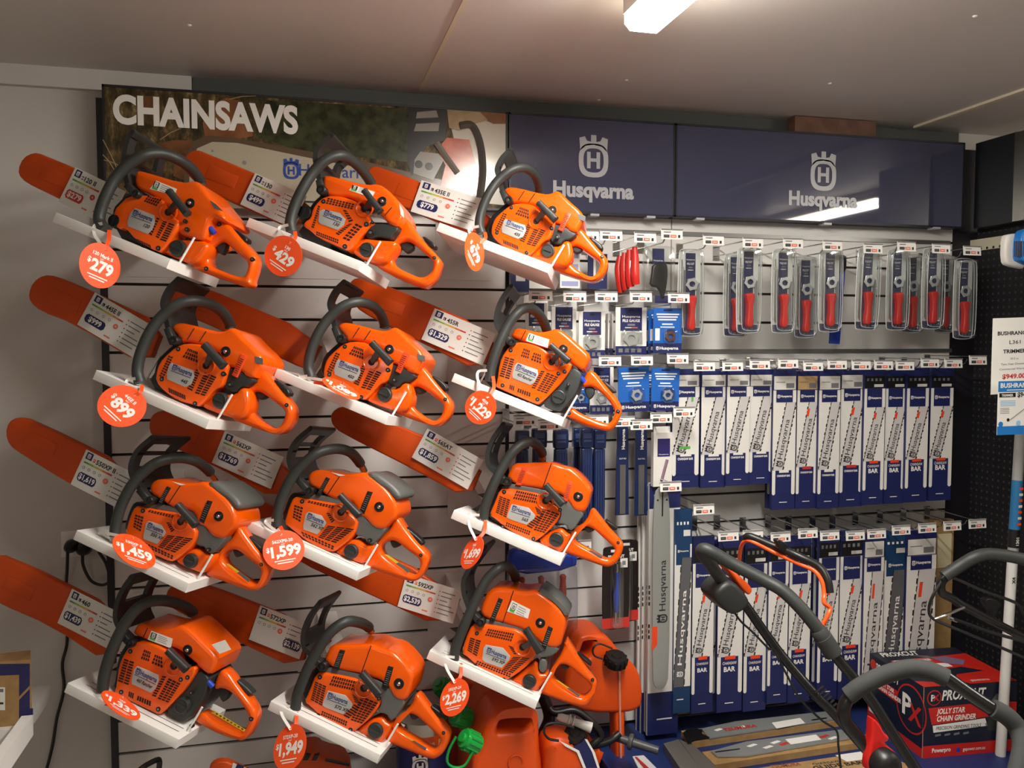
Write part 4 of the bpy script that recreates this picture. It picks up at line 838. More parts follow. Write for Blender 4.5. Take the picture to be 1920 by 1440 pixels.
ROWS = [('in the top row beside the upper right chainsaw', [(1102, 438), (1146, 438), (1210, 442), (1260, 436)]),
 ('above the red-handled file kits', [(1338, 447), (1412, 452), (1487, 453), (1561, 457), (1637, 463), (1700, 459), (1765, 463), (1823, 467)]),
 ('above the file gauges', [(1014, 551), (1078, 553), (1137, 553), (1202, 553), (1273, 555)]),
 ('just under the file gauges', [(1144, 673), (1204, 672), (1271, 669)]),
 ('above the upper row of bar packs', [(1321, 683), (1374, 683), (1425, 680), (1478, 678), (1525, 683), (1570, 680), (1615, 681), (1657, 681), (1697, 682), (1744, 677), (1788, 678), (1834, 672)]),
 ('above the navy file tubes', [(985, 785), (1030, 793), (1120, 785), (1170, 787), (1203, 793), (1240, 780), (1283, 769)]),
 ('above the lower row of bar packs', [(1320, 952), (1366, 1002), (1412, 1000), (1464, 1004), (1515, 997), (1556, 1001), (1604, 1001), (1644, 998), (1690, 991), (1739, 987), (1786, 983), (1833, 979)])]
for rn, pts in ROWS:
    for k, (x, y) in enumerate(pts): hook(x, y, 'price ticket hook, %s from left %s' % (ORD[k], rn))
hook(1258, 909, 'chrome hook with white price ticket over the tall steel guide bar')
hook(1088, 1020, 'chrome hook with white price ticket behind the rear handle of the third row right saw')
# ------------------------------------------------------------------ blister packs and cards
def place(x0, y0, x1, y1, Y):
    a = at((x0+x1)/2, y0, Y); b = at((x0+x1)/2, y1, Y); l = at(x0, y0, Y); r = at(x1, y0, Y)
    return a, r[0]-l[0], a[2]-b[2]
def rect(mb, x0, z0, x1, z1, y, m): return mb.add([(x0, y, z0), (x1, y, z0), (x1, y, z1), (x0, y, z1)], [(0, 1, 2, 3)], m)
def rrect(w, h, r, z0=0): return [(-w/2+r, z0), (w/2-r, z0), (w/2, z0-r), (w/2, z0-h+r), (w/2-r, z0-h), (-w/2+r, z0-h), (-w/2, z0-h+r), (-w/2, z0-r)]
def gauge(mb, x, z, r, y, m=CHROME):
    P = [(x+r*k*math.cos(a), z+r*k*math.sin(a)) for a, k in [(math.pi/6*i+.2, (1, .82)[i % 2]) for i in range(12)]]
    mb.pillow(P, y-.004, y, .0008, m, n=0, seg=1, hole=[(x+r*.5*math.cos(a), z+r*.42*math.sin(a)) for a in np.linspace(0, 2*math.pi, 9)[:-1]])
def kit_proto(w, h):
    t = thing('file_kit_pack', (0, 0, 0), 'x', 'file kit', 'blister packed file kits')
    mb = MB(); mb.box((-w*.44, -.002, -h*.985), (w*.44, .001, -.006), CARTON)
    rect(mb, -w*.2, -h*.985, w*.22, -h*.04, -.0024, NAVY); rect(mb, -w*.44, -h*.985, w*.44, -h*.9, -.0026, NAVY)
    mb.text('Husqvarna', (0.001, -.003, -h*.125), X3, Z3, h*.02, TXW, 'c', False, stretch=w*.36); mb.text('FILE KIT', (.001, -.003, -h*.175), X3, Z3, h*.023, TXW, 'c', True, stretch=w*.3)
    rect(mb, -w*.07, -h*.215, w*.1, -h*.195, -.003, TXG); rect(mb, -w*.1, -h*.24, w*.13, -h*.232, -.003, TXW)
    for k in range(3): rect(mb, -w*.2+k*w*.16, -h*.965, -w*.1+k*w*.16, -h*.935, -.003, TXG)
    rect(mb, w*.26, -h*.89, w*.42, -h*.38, -.0028, mat('print_grey', '#8c8e8d', .4))
    part('backing_card', mb, t, smooth=0, rot=True)
    mb = MB()
    for x, z0, z1 in ((-.36, .12, .86), (-.3, .2, .88), (-.25, .24, .9)): mb.tube([(w*x, -.006, -h*z0), (w*x, -.006, -h*z1)], .0018, STEEL, 6)
    part('file', mb, t, rot=True)
    mb = MB(); gauge(mb, w*.05, -h*.4, w*.27, -.007, FOIL); part('gauge', mb, t, smooth=0, rot=True)
    mb = MB(); P = [(-.17, .535), (.15, .525), (.2, .57), (.13, .65), (.12, .78), (.16, .88), (.1, .93), (-.1, .935), (-.15, .88), (-.1, .78), (-.1, .65), (-.18, .57)]
    mb.pillow([(w*(x+.02), -h*z) for x, z in P], -.02, -.003, .005, REDH, n=2); mb.pillow([(w*(x+.02), -h*z) for x, z in ((-.025, .6), (.035, .6), (.03, .86), (-.02, .86))], -.0205, -.01, .001, RED, n=1); part('file_handle', mb, t, rot=True)
    mb = MB(); mb.pillow(rrect(w, h, w*.14), -.024, -.003, .005, CLEAR, n=2, seg=3); part('blister', mb, t, rot=True)
    o = chaikin(rrect(w*1.03, h*1.01, w*.15, .002), 2); mb = MB(); mb.tube([(p[0], -.004, p[1]) for p in o+o[:1]], .0017, FLANGE, 5, False); o = chaikin(rrect(w*.86, h*.95, w*.15, -.006), 2); mb.tube([(p[0], -.024, p[1]) for p in o+o[:1]], .0009, FLANGE, 4, False); part('blister_rim', mb, t, rot=True); return t
KP = kit_proto(.082, .275); kused = [0]
def kit(x0, y0, x1, y1, Y, label, roll=0):
    a, w, h = place(x0, y0, x1, y1, Y); t = KP if not kused[0] else dup_tree(KP); kused[0] = 1
    t.location = a; t['label'] = label; t.rotation_euler = (0, roll, 0); return t
for k, (x0, y0, y1, Y, r, l) in enumerate([
 (1268, 468, 656, -.19, 0, 'file kit with red handle nearest the black pouch pack, leftmost of its row'),
 (1377, 465, 655, -.19, 0, 'file kit with red handle, second from the left at the front of its row'),
 (1352, 476, 655, -.12, 0, 'file kit half hidden behind the second front kit from the left'),
 (1442, 468, 650, -.17, 0, 'file kit with red handle, third from the left at the front of its row'),
 (1484, 482, 655, -.1, 0, 'file kit hanging lower and further back between the third and fourth front kits'),
 (1530, 468, 652, -.17, 0, 'file kit with red handle, fourth from the left, just left of the blue pouch'),
 (1602, 465, 658, -.2, .03, 'tilted file kit with bright glints on its blister, just right of the blue pouch'),
 (1656, 468, 652, -.17, 0, 'file kit with red handle, just right of the tilted kit'),
 (1684, 478, 655, -.1, 0, 'darker file kit set back between two front kits near the right end'),
 (1722, 467, 655, -.18, 0, 'file kit with red handle and red sticker, second from the right end'),
 (1745, 480, 652, -.09, 0, 'file kit set back behind the second kit from the right end'),
 (1781, 486, 664, -.2, 0, 'file kit hanging in front of the black wall, rightmost of its row')]):
    kit(x0, y0, x0+52, y1, Y, l, r)
def carded(kind, x0, y0, x1, y1, Y, label, cat, grp, roll=0):
    a, w, h = place(x0, y0, x1, y1, Y); nm = {'fg': 'file_gauge_pack', 'bl': 'gauge_card_pack', 'ws': 'folded_pack'}[kind]
    t = thing(nm, a, label, cat, grp); t.rotation_euler = (0, roll, 0)
    mb = MB()
    if kind == 'fg':
        mb.box((-w/2, -.003, -h), (w/2, 0, 0), CARTON); rect(mb, -w*.35, -h*.5, w*.35, -.001, -.0034, NAVY); rect(mb, -w/2, -h, w/2, -h*.82, -.0036, NAVY)
        mb.text('Husqvarna', (0, -.004, -h*.22), X3, Z3, h*.05, TXW, 'c', stretch=w*.58); mb.text('FILE GAUGE', (0, -.004, -h*.31), X3, Z3, h*.055, TXW, 'c', True, stretch=w*.56)
        rect(mb, -w*.12, -h*.39, w*.12, -h*.35, -.004, TXG); rect(mb, -w*.2, -h*.44, 0, -h*.42, -.004, TXW); rect(mb, 0, -h*.44, w*.2, -h*.42, -.004, PILL)
        for k in range(4): rect(mb, -w*.4+k*w*.2, -h*.95, -w*.27+k*w*.2, -h*.87, -.004, TXG)
        mb.box((-w*.08, -.005, -h*.075), (w*.08, -.003, -h*.045), BLACK)
        g = (0, -h*.66, w*.27)
    else:
        mb.box((-w/2, -.003, -h), (w/2, 0, 0), BLUE); rect(mb, -w/2, -h, w/2, -h*.78, -.0034, NAVY); mb.box((-w*.15, -.005, -h*.06), (w*.15, -.003, -h*.03), NAVYD)
        for k in range(3): rect(mb, -w*(.4-.03*k), -h*(.15+.06*k), w*(.4-.05*k), -h*(.12+.06*k), -.0036, TXW)
        rect(mb, -w*.2, -h*.37, w*.18, -h*.34, -.0036, TXW); rect(mb, -w*.26, -h*.43, w*.24, -h*.41, -.0036, TXW)
        mb.logo((-w*.36, -.004, -h*.89), X3, Z3, h*.085, TXW); mb.text('Husqvarna', (-w*.28, -.004, -h*.92), X3, Z3, h*.065, TXW, 'l', True, stretch=w*.66)
        if kind == 'bl': rect(mb, -w*.44, -h*.72, -w*.28, -h*.45, -.0036, PAPER)
        g = (w*.08, -h*.63, w*.2)
    part('backing_card', mb, t, smooth=0, rot=True)
    mb = MB(); gauge(mb, g[0], g[1], g[2]*.95, -.005, mat('gauge_bronze', '#a06a4c', .3, metal=.8) if cat == 'bronze' else FOIL); part('gauge', mb, t, smooth=0, rot=True)
    mb = MB(); mb.pillow([(g[0]+x*g[2]*1.25, g[1]+z*g[2]*1.3) for x, z in ((-1, -1), (1, -1), (1, 1), (-1, 1))], -.016, -.003, .004, CLEAR, n=1, seg=2); part('blister', mb, t, rot=True)
    return t
GG = 'carded file gauges'
for a in [('fg', 985, 568, 1026, 655, -.14, 'file gauge pack partly hidden by the front handle of the second row right saw'), ('fg', 1034, 575, 1080, 660, -.16, 'file gauge pack rising behind the orange top of the second row right saw'),
 ('fg', 1085, 584, 1134, 672, -.19, 'file gauge pack hanging lowest, beside a stack of pack edges'), ('fg', 1154, 576, 1212, 665, -.17, 'wide file gauge pack between the pack edges and the blue card packs'),
 ('fg', 1106, 688, 1150, 775, -.12, 'file gauge pack seen through the rear handle of the second row right saw')]: carded(*a, 'file gauge', GG)
for k, x in enumerate((1132, 1140, 1148)):
    q = at(x, 588, -.19+.03*k); q2 = at(x, 665, -.19+.03*k); t = thing('file_gauge_pack', (q[0], q[1], q2[2]), 'file gauge pack seen edge on, %s of three in the stack' % ('leftmost', 'middle one', 'rightmost')[k], 'file gauge', GG)
    h = q[2]-q2[2]; mb = MB(); mb.hexa([(0, 0, .02), (.003, .03, .02), (.003, .03, h), (0, 0, h)], [(.004, 0, .02), (.007, .03, .02), (.007, .03, h), (.004, 0, h)], CARTON); mb.hexa([(0, 0, 0), (.003, .03, 0), (.003, .03, .02), (0, 0, .02)], [(.004, 0, 0), (.007, .03, 0), (.007, .03, .02), (.004, 0, .02)], NAVY); part('carton', mb, t, smooth=0, rot=True)
GB = 'blue gauge cards'
for a in [('bl', 1225, 578, 1278, 662, -.2, 'blue card pack with a bronze gauge, front of the upper stack', 'bronze', 0), ('bl', 1216, 580, 1264, 662, -.15, 'blue card pack second in the upper stack behind the bronze gauge one', 'gauge card', 0), ('bl', 1208, 584, 1254, 662, -.1, 'blue card pack at the back of the upper stack', 'gauge card', 0),
 ('ws', 1158, 688, 1216, 772, -.2, 'slightly tilted blue card pack with a bright gauge, left of the lower pair', 'gauge card', -.03), ('ws', 1222, 690, 1274, 770, -.2, 'blue card pack with a dark gauge, right of the lower pair', 'gauge card', .02), ('ws', 1205, 694, 1228, 768, -.12, 'blue card pack set back between the lower pair', 'gauge card', 0), ('ws', 1066, 700, 1104, 772, -.1, 'blue card pack mostly hidden by the second row right saw', 'gauge card', 0)]:
    t = carded(*a[:7], a[7], GB, a[8]); t['category'] = 'gauge card'
# odd packs at the left of the gauge bay
def flat(name, x0, y0, x1, y1, Y, label, cat, fn, d=.004, grp=None, roll=0):
    a, w, h = place(x0, y0, x1, y1, Y); t = thing(name, a, label, cat, grp); t.rotation_euler = (0, roll, 0); fn(t, w, h); return t
def f_navywhite(t, w, h):
    mb = MB(); mb.box((-w/2, -.004, -h), (w/2, 0, 0), NAVY); rect(mb, -w*.22, -h*.75, w*.28, -h*.05, -.0044, CARTON); part('carton', mb, t, smooth=0, rot=True)
    part('spare_part', MB().box((-w*.1, -.009, -h*.6), (w*.15, -.0044, -h*.2), STEEL), t, smooth=0, rot=True)
flat('parts_pack', 957, 468, 992, 547, -.05, 'navy and white pack directly under the upper right display shelf', 'parts pack', f_navywhite)
def f_sheet(t, w, h):
    mb = MB(); mb.box((-w/2, -.002, -h), (w/2, 0, 0), PAPER)
    lil = mat('print_lilac', '#9aa0cc', .5)
    for k, (a, b) in enumerate(((.08, .2), (.36, .52), (.82, .95))): rect(mb, -w*.42, -h*b, w*.42, -h*a, -.0025, lil)
    part('carton', mb, t, smooth=0, rot=True)
flat('chain_box', 1050, 470, 1087, 540, -.12, 'white box with lilac print seen through the upper right saw handle', 'box', f_sheet)
flat('parts_pack', 1102, 476, 1138, 542, -.1, 'navy and white pack partly behind the upper right saw handle', 'parts pack', f_navywhite)
flat('card_sheet', 992, 490, 1040, 541, -.03, 'plain white sheet on the wall under the upper right shelf', 'sheet', lambda t, w, h: part('sheet', MB().box((-w/2, -.001, -h), (w/2, 0, 0), PAPER), t, smooth=0, rot=True))
for k, (x, y, Y) in enumerate(((1162, 480, -.14), (1171, 474, -.165), (1180, 468, -.19), (1190, 463, -.215))):
    a = at(x, y, Y); t = thing('red_pouch', a, 'rolled red pouch, %s from the left in the hanging bunch' % ORD[k], 'pouch', 'bunch of rolled red pouches')
    mb = MB(); P = spline([(0, 0, 0), (.002*k-.004, 0, -.04), (.001, -.003, -.085), (.006, 0, -.115)], 5); mb.tube(P, [.008+.004*math.sin(i/len(P)*math.pi)+.003*i/len(P) for i in range(len(P))], REDH, 9); part('pouch', mb, t, rot=True)
    if k % 2 == 0 or k == 1: mb = MB(); rect(mb, -.004, -.065, .004, -.035, -.0135, PAPER); part('sticker', mb, t, smooth=0, rot=True)
def f_black(t, w, h):
    mb = MB(); mb.box((-w*.18, -.003, -h*.3), (w*.2, 0, -h*.04), NAVY); mb.text('Husqvarna', (0, -.004, -h*.26), X3, Z3, h*.03, TXW, 'c', stretch=w*.3); rect(mb, -w*.1, -h*.99, w*.42, -h*.85, -.004, NAVY); part('backing_card', mb, t, smooth=0, rot=True)
    mb = MB(); mb.pillow([(-w*.2, -h*.3), (w*.25, -h*.28), (w*.3, -h*.45), (w*.26, -h*.7), (w*.14, -h*.97), (w*.02, -h*.72), (-w*.3, -h*.7), (-w*.24, -h*.5)], -.014, -.003, .005, BLACK, n=1); part('pouch', mb, t, rot=True)
    mb = MB(); mb.pillow(rrect(w, h, w*.1), -.02, .002, .004, CLEAR, n=1, seg=2); part('blister', mb, t, rot=True)
flat('pouch_pack', 1205, 462, 1262, 570, -.18, 'clear pack holding a black pouch beside the red pouches', 'pouch pack', f_black)
flat('file_pouch', 1566, 480, 1584, 645, -.09, 'narrow glossy blue pouch tilted among the file kits', 'pouch', lambda t, w, h: (part('pouch', MB().pillow([(-w/2, 0), (w/2, 0), (w*.4, -h), (-w*.6, -h)], -.012, 0, .004, BLUED, n=0, seg=2), t, rot=True), part('label_tab', MB().pillow([(-w/2, .002), (w/2, .002), (w/2, -h*.2), (-w/2, -h*.2)], -.014, -.001, .003, BLACK, n=1), t, rot=True)), roll=.05)
# navy file tubes and flat file packs
TUBEM = mat('tube_navy', '#17264f', .25, coat=.4); TUBER = mat('tube_rib', '#3a4a72', .3)
def f_tube(t, w, h):
    mb = MB(); mb.pillow(rrect(w, h*.2, w*.1), -.022, 0, .005, TUBEM, n=1); rect(mb, -w*.35, -h*.1, w*.3, -h*.05, -.0225, TUBER); rect(mb, -w*.3, -h*.135, w*.3, -h*.115, -.0225, TUBER); part('cap', mb, t, rot=True)
    mb = MB(); mb.pillow(rrect(w*.9, h*.79, w*.1, -h*.2), -.019, 0, .004, TUBEM, n=1)
    for x in (-.28, -.1, .1, .28): mb.tube([(w*x, -.0195, -h*.22), (w*x, -.0195, -h*.97)], .0012, TUBER, 5)
    part('tube', mb, t, rot=True)
for k, (x0, x1, y0, y1, Y) in enumerate(((965, 990, 806, 985, -.12), (996, 1023, 802, 985, -.12), (1036, 1063, 804, 985, -.15), (1072, 1094, 802, 985, -.08), (1086, 1110, 802, 985, -.16), (1110, 1133, 804, 985, -.16))):
    flat('file_tube', x0, y0, x1, y1, Y, 'navy ribbed file tube, %s from the left above the third row right saw' % ORD[k], 'file tube', f_tube, grp='navy file tubes')
def f_file(t, w, h):
    mb = MB(); mb.pillow([(-w*.36, 0), (w*.36, 0), (w*.42, -h*.1), (w*.5, -h), (-w*.5, -h), (-w*.42, -h*.1)], -.008, 0, .002, TUBEM, n=0, seg=2); mb.text('Husqvarna', (w*.14, -.0085, -h*.27), Z3, -X3, w*.24, TXW, 'l', True); mb.text('FLAT FILE', (0, -.0085, -h*.38), X3, Z3, w*.1, TXW, 'c', stretch=w*.5); part('sleeve', mb, t, smooth=0, rot=True)
    part('file', MB().box((-w*.22, -.0105, -h*.985), (w*.2, -.008, -h*.44), STEEL), t, smooth=0, rot=True)
flat('flat_file_pack', 1154, 796, 1179, 965, -.16, 'navy pack with a grey flat file, hanging clear on the left', 'file pack', f_file, grp='flat file packs')
flat('flat_file_pack', 1189, 796, 1214, 966, -.13, 'navy pack with a grey flat file, nearest the white and purple carton', 'file pack', f_file, grp='flat file packs')
def f_carton(t, w, h):
    mb = MB(); mb.box((-w/2, 0, -h), (w/2, .02, -h*.1), CARTON); rect(mb, -w*.3, -h*.5, w*.35, -h*.2, -.0006, mat('print_purple', '#2d2468', .5)); mb.text('Husqvarna', (w*.02, -.001, -h*.47), X3, Z3, h*.02, TXW, 'c', stretch=w*.5)
    mb.tube([(w*.2, -.001, -h*.55), (-w*.12, -.001, -h*.95)], .005, mat('print_mauve', '#8d6f84', .4), 6); part('carton', mb, t, smooth=0, rot=True)
    part('hang_tab', MB().box((-w*.45, .008, -h*.1), (w*.4, .01, 0), CARTON), t, smooth=0, rot=True)
flat('file_carton', 1226, 800, 1262, 912, -.17, 'white carton with purple panel above the tall steel guide bar', 'carton', f_carton)
# ------------------------------------------------------------------ boxed guide bars
CHN = mat('print_chain', '#23211f', .5); BARG2 = mat('printed_bar_dark', '#5d5d60', .45); TAN = mat('label_tan', '#c0a070', .5); TEXTBAR = mat('print_bar_ink', '#38383b', .5); LAB = mat('label_white', '#dcdad4', .5)
def barpack(x0, y0, x1, y1, Y, st, label, back=0):
    a, w, h = place(x0, y0, x1, y1, Y); t = thing('bar_pack', a, label, 'guide bar pack', 'boxed guide bars')
    X = lambda u: (u-.5)*w
    Zv = lambda v: -v*h
    mb = MB(); mb.box((X(0), 0, Zv(1)), (X(1), .014, 0), NAVY if st != 'D' else TEAL); pv = {'A': .72, 'B': .68, 'C': .7, 'D': .87, 'E': 1.0}[st]
    rc = lambda u0, v0, u1, v1, m, k=1: rect(mb, X(u0), Zv(v1), X(u1), Zv(v0), -.0004*k, m)
    rc(.0, .15, 1, .885 if st in 'ABC' else pv, CARTON)
    if st == 'D': rc(0, 0, 1, .17, TEAL, 2); rc(.08, .17, .9, .27, TEAL, 2)
    if st in 'ABC':
        rc(.14, pv, .84, .89, NAVY, 2)
        for s_, u in (('l', .07), ('r', .92)): mb.cyl((X(u), -.0003, Zv(.882)), (0, -1, 0), w*.07, .0003, CARTON, 12)
    # label and tab
    if st == 'B': rc(.03, .06, .98, .145, BLACK, 2); [rc(.1+.2*k, .075, .2+.2*k, .095, TXG, 3) for k in range(4)]; rc(.45, .118, .9, .138, LAB, 3)
    elif st == 'D': [rc(.1+.2*k, .06, .2+.2*k, .075, TXW, 3) for k in range(4)]; rc(.5, .1, .9, .13, LAB, 3)
    else: rc(.02, .05, .97, .145, TAN if st == 'C' and back == 2 else LAB, 2); rc(.55, .1, .9, .135, TXG, 3); rc(.1, .09, .5, .095, TXG, 3)
    tb = (.15, .285) if st == 'B' else (.17, .235) if st == 'D' else (.15, .235)
    if st != 'D': rc(.12, tb[0], .84, tb[1], NAVY, 4)
    zt = Zv((tb[0]+tb[1])/2); mb.logo((X(.22), -.0022, zt), X3, Z3, w*.15, TXW); mb.text('Husqvarna', (X(.3), -.0022, zt-w*.035), X3, Z3, w*.085, TXW, 'l', True, stretch=w*.5)
    if st in 'ABC':
        oc = {'A': CARTON, 'B': ORANGE2, 'C': RED}[st]; rc(.3, pv-.004, .72, pv+.016, oc, 3)
        if st == 'B': mb.text('CHAINSAW', (X(.49), -.0016, Zv(pv+.045)), X3, Z3, w*.11, TXW, 'c', stretch=w*.56); mb.text('BAR', (X(.49), -.0016, Zv(pv+.085)), X3, Z3, w*.18, TXW, 'c', True)
        else: mb.text('CHAINSAW BAR', (X(.49), -.0016, Zv(pv+.045)), X3, Z3, w*.08, TXW, 'c', True, stretch=w*.58)
        rc(.32, .945, .66, .95, TXW, 3)
    else: rc(.2, .93, .6, .935, TXW, 3)
    part('carton', mb, t, smooth=0, rot=True)
    # printed bar with saw chain along both edges
    v0, v1 = tb[1], pv; wide = .42 if st in 'ABC' else .6
    top = (.98 if st in 'ABC' else 1.0); botl = .02 if st in 'ABC' else -.0
    mb = MB(); A, B = np.array((X(top-wide+.02), Zv(v0))), np.array((X(top), Zv(v0))); C_, D_ = np.array((X(botl+wide), Zv(v1))), np.array((X(botl), Zv(v1)))
    m = BARG2 if st == 'D' else BARG
    mb.add([(p[0], -.0009, p[1]) for p in (A, B, C_, D_)], [(0, 1, 2, 3)], m)
    for p, q, sd in ((A, D_, -1), (B, C_, 1)):
        n = 16
        for k in range(n):
            o = p+(q-p)*((k+.5)/n); L = (q-p)/n*.4; nn = np.array((w*.055*sd, 0))
            cl = lambda z: (min(max(z[0], X(0)), X(1)), -.0011, z[1])
            mb.add([cl(o-L), cl(o+L), cl(o+L*.6+nn*(1 if k % 2 else .5)), cl(o-L+nn*(1 if k % 2 else .6))], [(0, 1, 2, 3)], CHN)
        mb.add([(p[0]-.0008, -.0010, p[1]), (p[0]+.0008, -.0010, p[1]), (q[0]+.0008, -.0010, q[1]), (q[0]-.0008, -.0010, q[1])], [(0, 1, 2, 3)], CHN)
    U = np.array((B[0]-C_[0], 0, B[1]-C_[1])); Ln = np.linalg.norm(U); U /= Ln; V = np.array((-U[2], 0, U[0])); V = V if V[0] < 0 else -V
    mid = lambda f: np.array(((D_[0]+C_[0])/2+((A[0]+B[0])/2-(D_[0]+C_[0])/2)*f, -.0014, D_[1]+(A[1]-D_[1])*f))
    hh = w*(.21 if st in 'ABC' else .26); tm = TXW if st == 'D' else TEXTBAR
    mb.logo(mid(.1)-V*hh*.1, U, V, hh*1.5, tm); mb.text('Husqvarna', mid(.17)-V*hh*.4, U, V, hh, tm, 'l', False, stretch=Ln*(.58 if st != 'B' else .52))
    if st in 'BC' or (st == 'E'):
        o = mid(.78)+np.array((-w*.17, 0, 0)); d = U*Ln*.12
        mb.add([o+X3*w*-.05, o+X3*w*.06, o+X3*w*.06+d, o-X3*w*.05+d], [(0, 1, 2, 3)], ORANGE2)
    part('printed_bar', mb, t, smooth=0, rot=True)
    return t
UP = [(1262, 1312, 692, 914, 'A'), (1316, 1363, 692, 914, 'A'), (1364, 1407, 692, 910, 'A'), (1407, 1451, 692, 907, 'A'), (1451, 1494, 692, 955, 'A'), (1496, 1535, 692, 953, 'C'), (1537, 1577, 692, 953, 'A'), (1578, 1621, 690, 950, 'C'), (1622, 1661, 690, 946, 'B'), (1662, 1700, 690, 944, 'B'), (1702, 1743, 690, 941, 'B'), (1747, 1789, 690, 938, 'B')]
for k, (x0, x1, y0, y1, st) in enumerate(UP):
    ex = {0: 'with green tabs', 5: 'with tan label and red tag', 7: 'with white label and red tag'}.get(k, {'A': 'with white label', 'B': 'with black label and orange tag'}[st] if st in 'AB' else '')
    t = barpack(x0, y0, x1, y1, -.17+(.012 if k % 2 else 0), st, 'guide bar pack %s, %s from left, upper row' % (ex, ORD[k]), 2 if k == 5 else 0)
    if k == 0:
        mb = MB(); w = .09; rect(mb, -.022, -.258, .016, -.25, -.0022, GRN); rect(mb, .018, -.105, .025, -.09, -.0022, GRN); part('green_sticker', mb, t, smooth=0, rot=True)
for k in (0, 1, 4, 5, 7, 11):
    x0, x1, y0, y1, st = UP[k]; barpack(x0-9, y0+5, x1-9, y1-3, -.1, st, 'guide bar pack set back behind the %s from left in the upper row' % ORD[k])
LOW = [(1266, 1298, 955, 1336, 'D', 'dark-bar guide bar pack with teal top, left end of the lower row'), (1300, 1340, 1006, 1336, 'B', 'guide bar pack just right of the teal-topped pack in the lower row'), (1348, 1395, 1008, 1334, 'B', 'guide bar pack behind the mower switch housing in the lower row'), (1398, 1440, 1008, 1332, 'B', 'guide bar pack crossed by the lower mower tube, fourth in the lower row'), (1443, 1480, 1005, 1318, 'B', 'guide bar pack under the black bail grip, fifth in the lower row'), (1482, 1522, 1005, 1316, 'B', 'guide bar pack crossed by the thick mower tube, sixth in the lower row'), (1537, 1575, 998, 1312, 'B', 'guide bar pack behind the tube joint, seventh in the lower row'), (1577, 1621, 995, 1309, 'B', 'guide bar pack in full view left of the wide plain bars, lower row'), (1622, 1659, 1000, 1300, 'E', 'wide plain guide bar pack left of the dark-bar pack, behind the grinder carton'), (1660, 1702, 997, 1300, 'D', 'dark-bar guide bar pack with teal top above the grinder carton'), (1702, 1757, 995, 1300, 'E', 'widest plain guide bar pack beside the kraft carton')]
for k, (x0, x1, y0, y1, st, l) in enumerate(LOW): barpack(x0, y0, x1, y1, -.16+(.012 if k % 2 else 0), st, l)
for k in (1, 2, 6): x0, x1, y0, y1, st, l = LOW[k]; barpack(x0-10, y0+4, x1-10, y1-3, -.1, st, 'guide bar pack set back behind ' + ['the second', 'the third', 'the seventh'][(1, 2, 6).index(k)] + ' pack of the lower row')
flat('kraft_carton', 1752, 975, 1789, 1290, -.06, 'plain kraft carton at the right end of the lower row', 'carton', lambda t, w, h: (part('carton', MB().box((-w/2, 0, -h), (w/2, .03, 0), KRAFT), t, smooth=0, rot=True), part('label', rect(MB(), -w*.3, -h*.28, w*.4, -h*.08, -.0006, mat('label_cream', '#d8cfa8', .6)), t, smooth=0, rot=True)))
# tall packs and the bare steel bar at the left of the lower row
def f_tall(t, w, h):
    mb = MB(); mb.box((-w/2, 0, -h), (w/2, .012, 0), CARTON); rect(mb, -w/2, -h*.1, w/2, 0, -.0005, NAVY); rect(mb, -w/2, -h, w/2, -h*.83, -.0005, NAVY); rect(mb, -w*.3, -h*.22, -w*.1, -h*.12, -.0007, NAVY)
    rect(mb, -w*.35, -h*.095, 0, -h*.045, -.0008, LAB)
    for k in (0, 1, 2, 3, 7, 8, 9): rect(mb, -w*.5, -h*(.4+.022*k), -w*(.46-.01*(k % 2)), -h*(.414+.022*k), -.0008, CHN)
    rect(mb, -w*.2, -h*.94, w*.3, -h*.935, -.0009, TXW); part('carton', mb, t, smooth=0, rot=True)
flat('bar_pack', 1218, 905, 1276, 1376, -.15, 'tall guide bar pack directly behind the bare steel bar', 'guide bar pack', f_tall, grp='tall bar packs')
for k in range(3): flat('bar_pack', 1198+8*k, 910, 1246+8*k, 1378-4*k, -.06-.025*k, 'tall guide bar pack, %s of three whose left edges show beside the steel bar' % ('leftmost', 'middle', 'rightmost')[k], 'guide bar pack', f_tall, grp='tall bar packs')
def f_bar(t, w, h):
    P = [(-w*.32, 0), (w*.2, 0), (w*.4, -h*.06), (w*.5, -h*.3), (w*.48, -h*.93), (w*.3, -h*.985), (0, -h), (-w*.3, -h*.985), (-w*.44, -h*.93), (-w*.5, -h*.3), (-w*.45, -h*.06)]
    mb = MB(); mb.pillow(P, -.004, 0, .001, BARM, n=1, seg=2); mb.box((-w*.02, -.0046, -h*.14), (w*.05, -.0039, -h*.015), BLACK); mb.cyl((-w*.25, -.0039, -h*.06), (0, -1, 0), w*.05, .0007, BLACK, 10); mb.cyl((w*.25, -.0039, -h*.06), (0, -1, 0), w*.05, .0007, BLACK, 10)
    part('blade', mb, t, rot=True)
    mb = MB(); o = np.array((w*.05, -.0047, -h*.645)); mb.logo(o+Z3*w*.02, Z3, -X3, w*.6, TXT); mb.text('Husqvarna', o+np.array((w*.18, 0, w*.42)), Z3, -X3, w*.36, TXT, 'l', False, stretch=h*.25, res=3); part('lettering', mb, t, smooth=0, rot=True)
    mb = MB(); mb.add([(-w*.5, -.0046, -h*.68), (-w*.2, -.0046, -h*.68), (-w*.2, -.0046, -h*.77), (-w*.42, -.0046, -h*.795), (-w*.5, -.0046, -h*.79)], [(0, 1, 2, 3, 4)], ORANGE2); part('orange_mark', mb, t, smooth=0, rot=True)
flat('guide_bar', 1224, 914, 1258, 1293, -.22, 'bare grey steel guide bar hanging in front of the tall packs', 'guide bar', f_bar)
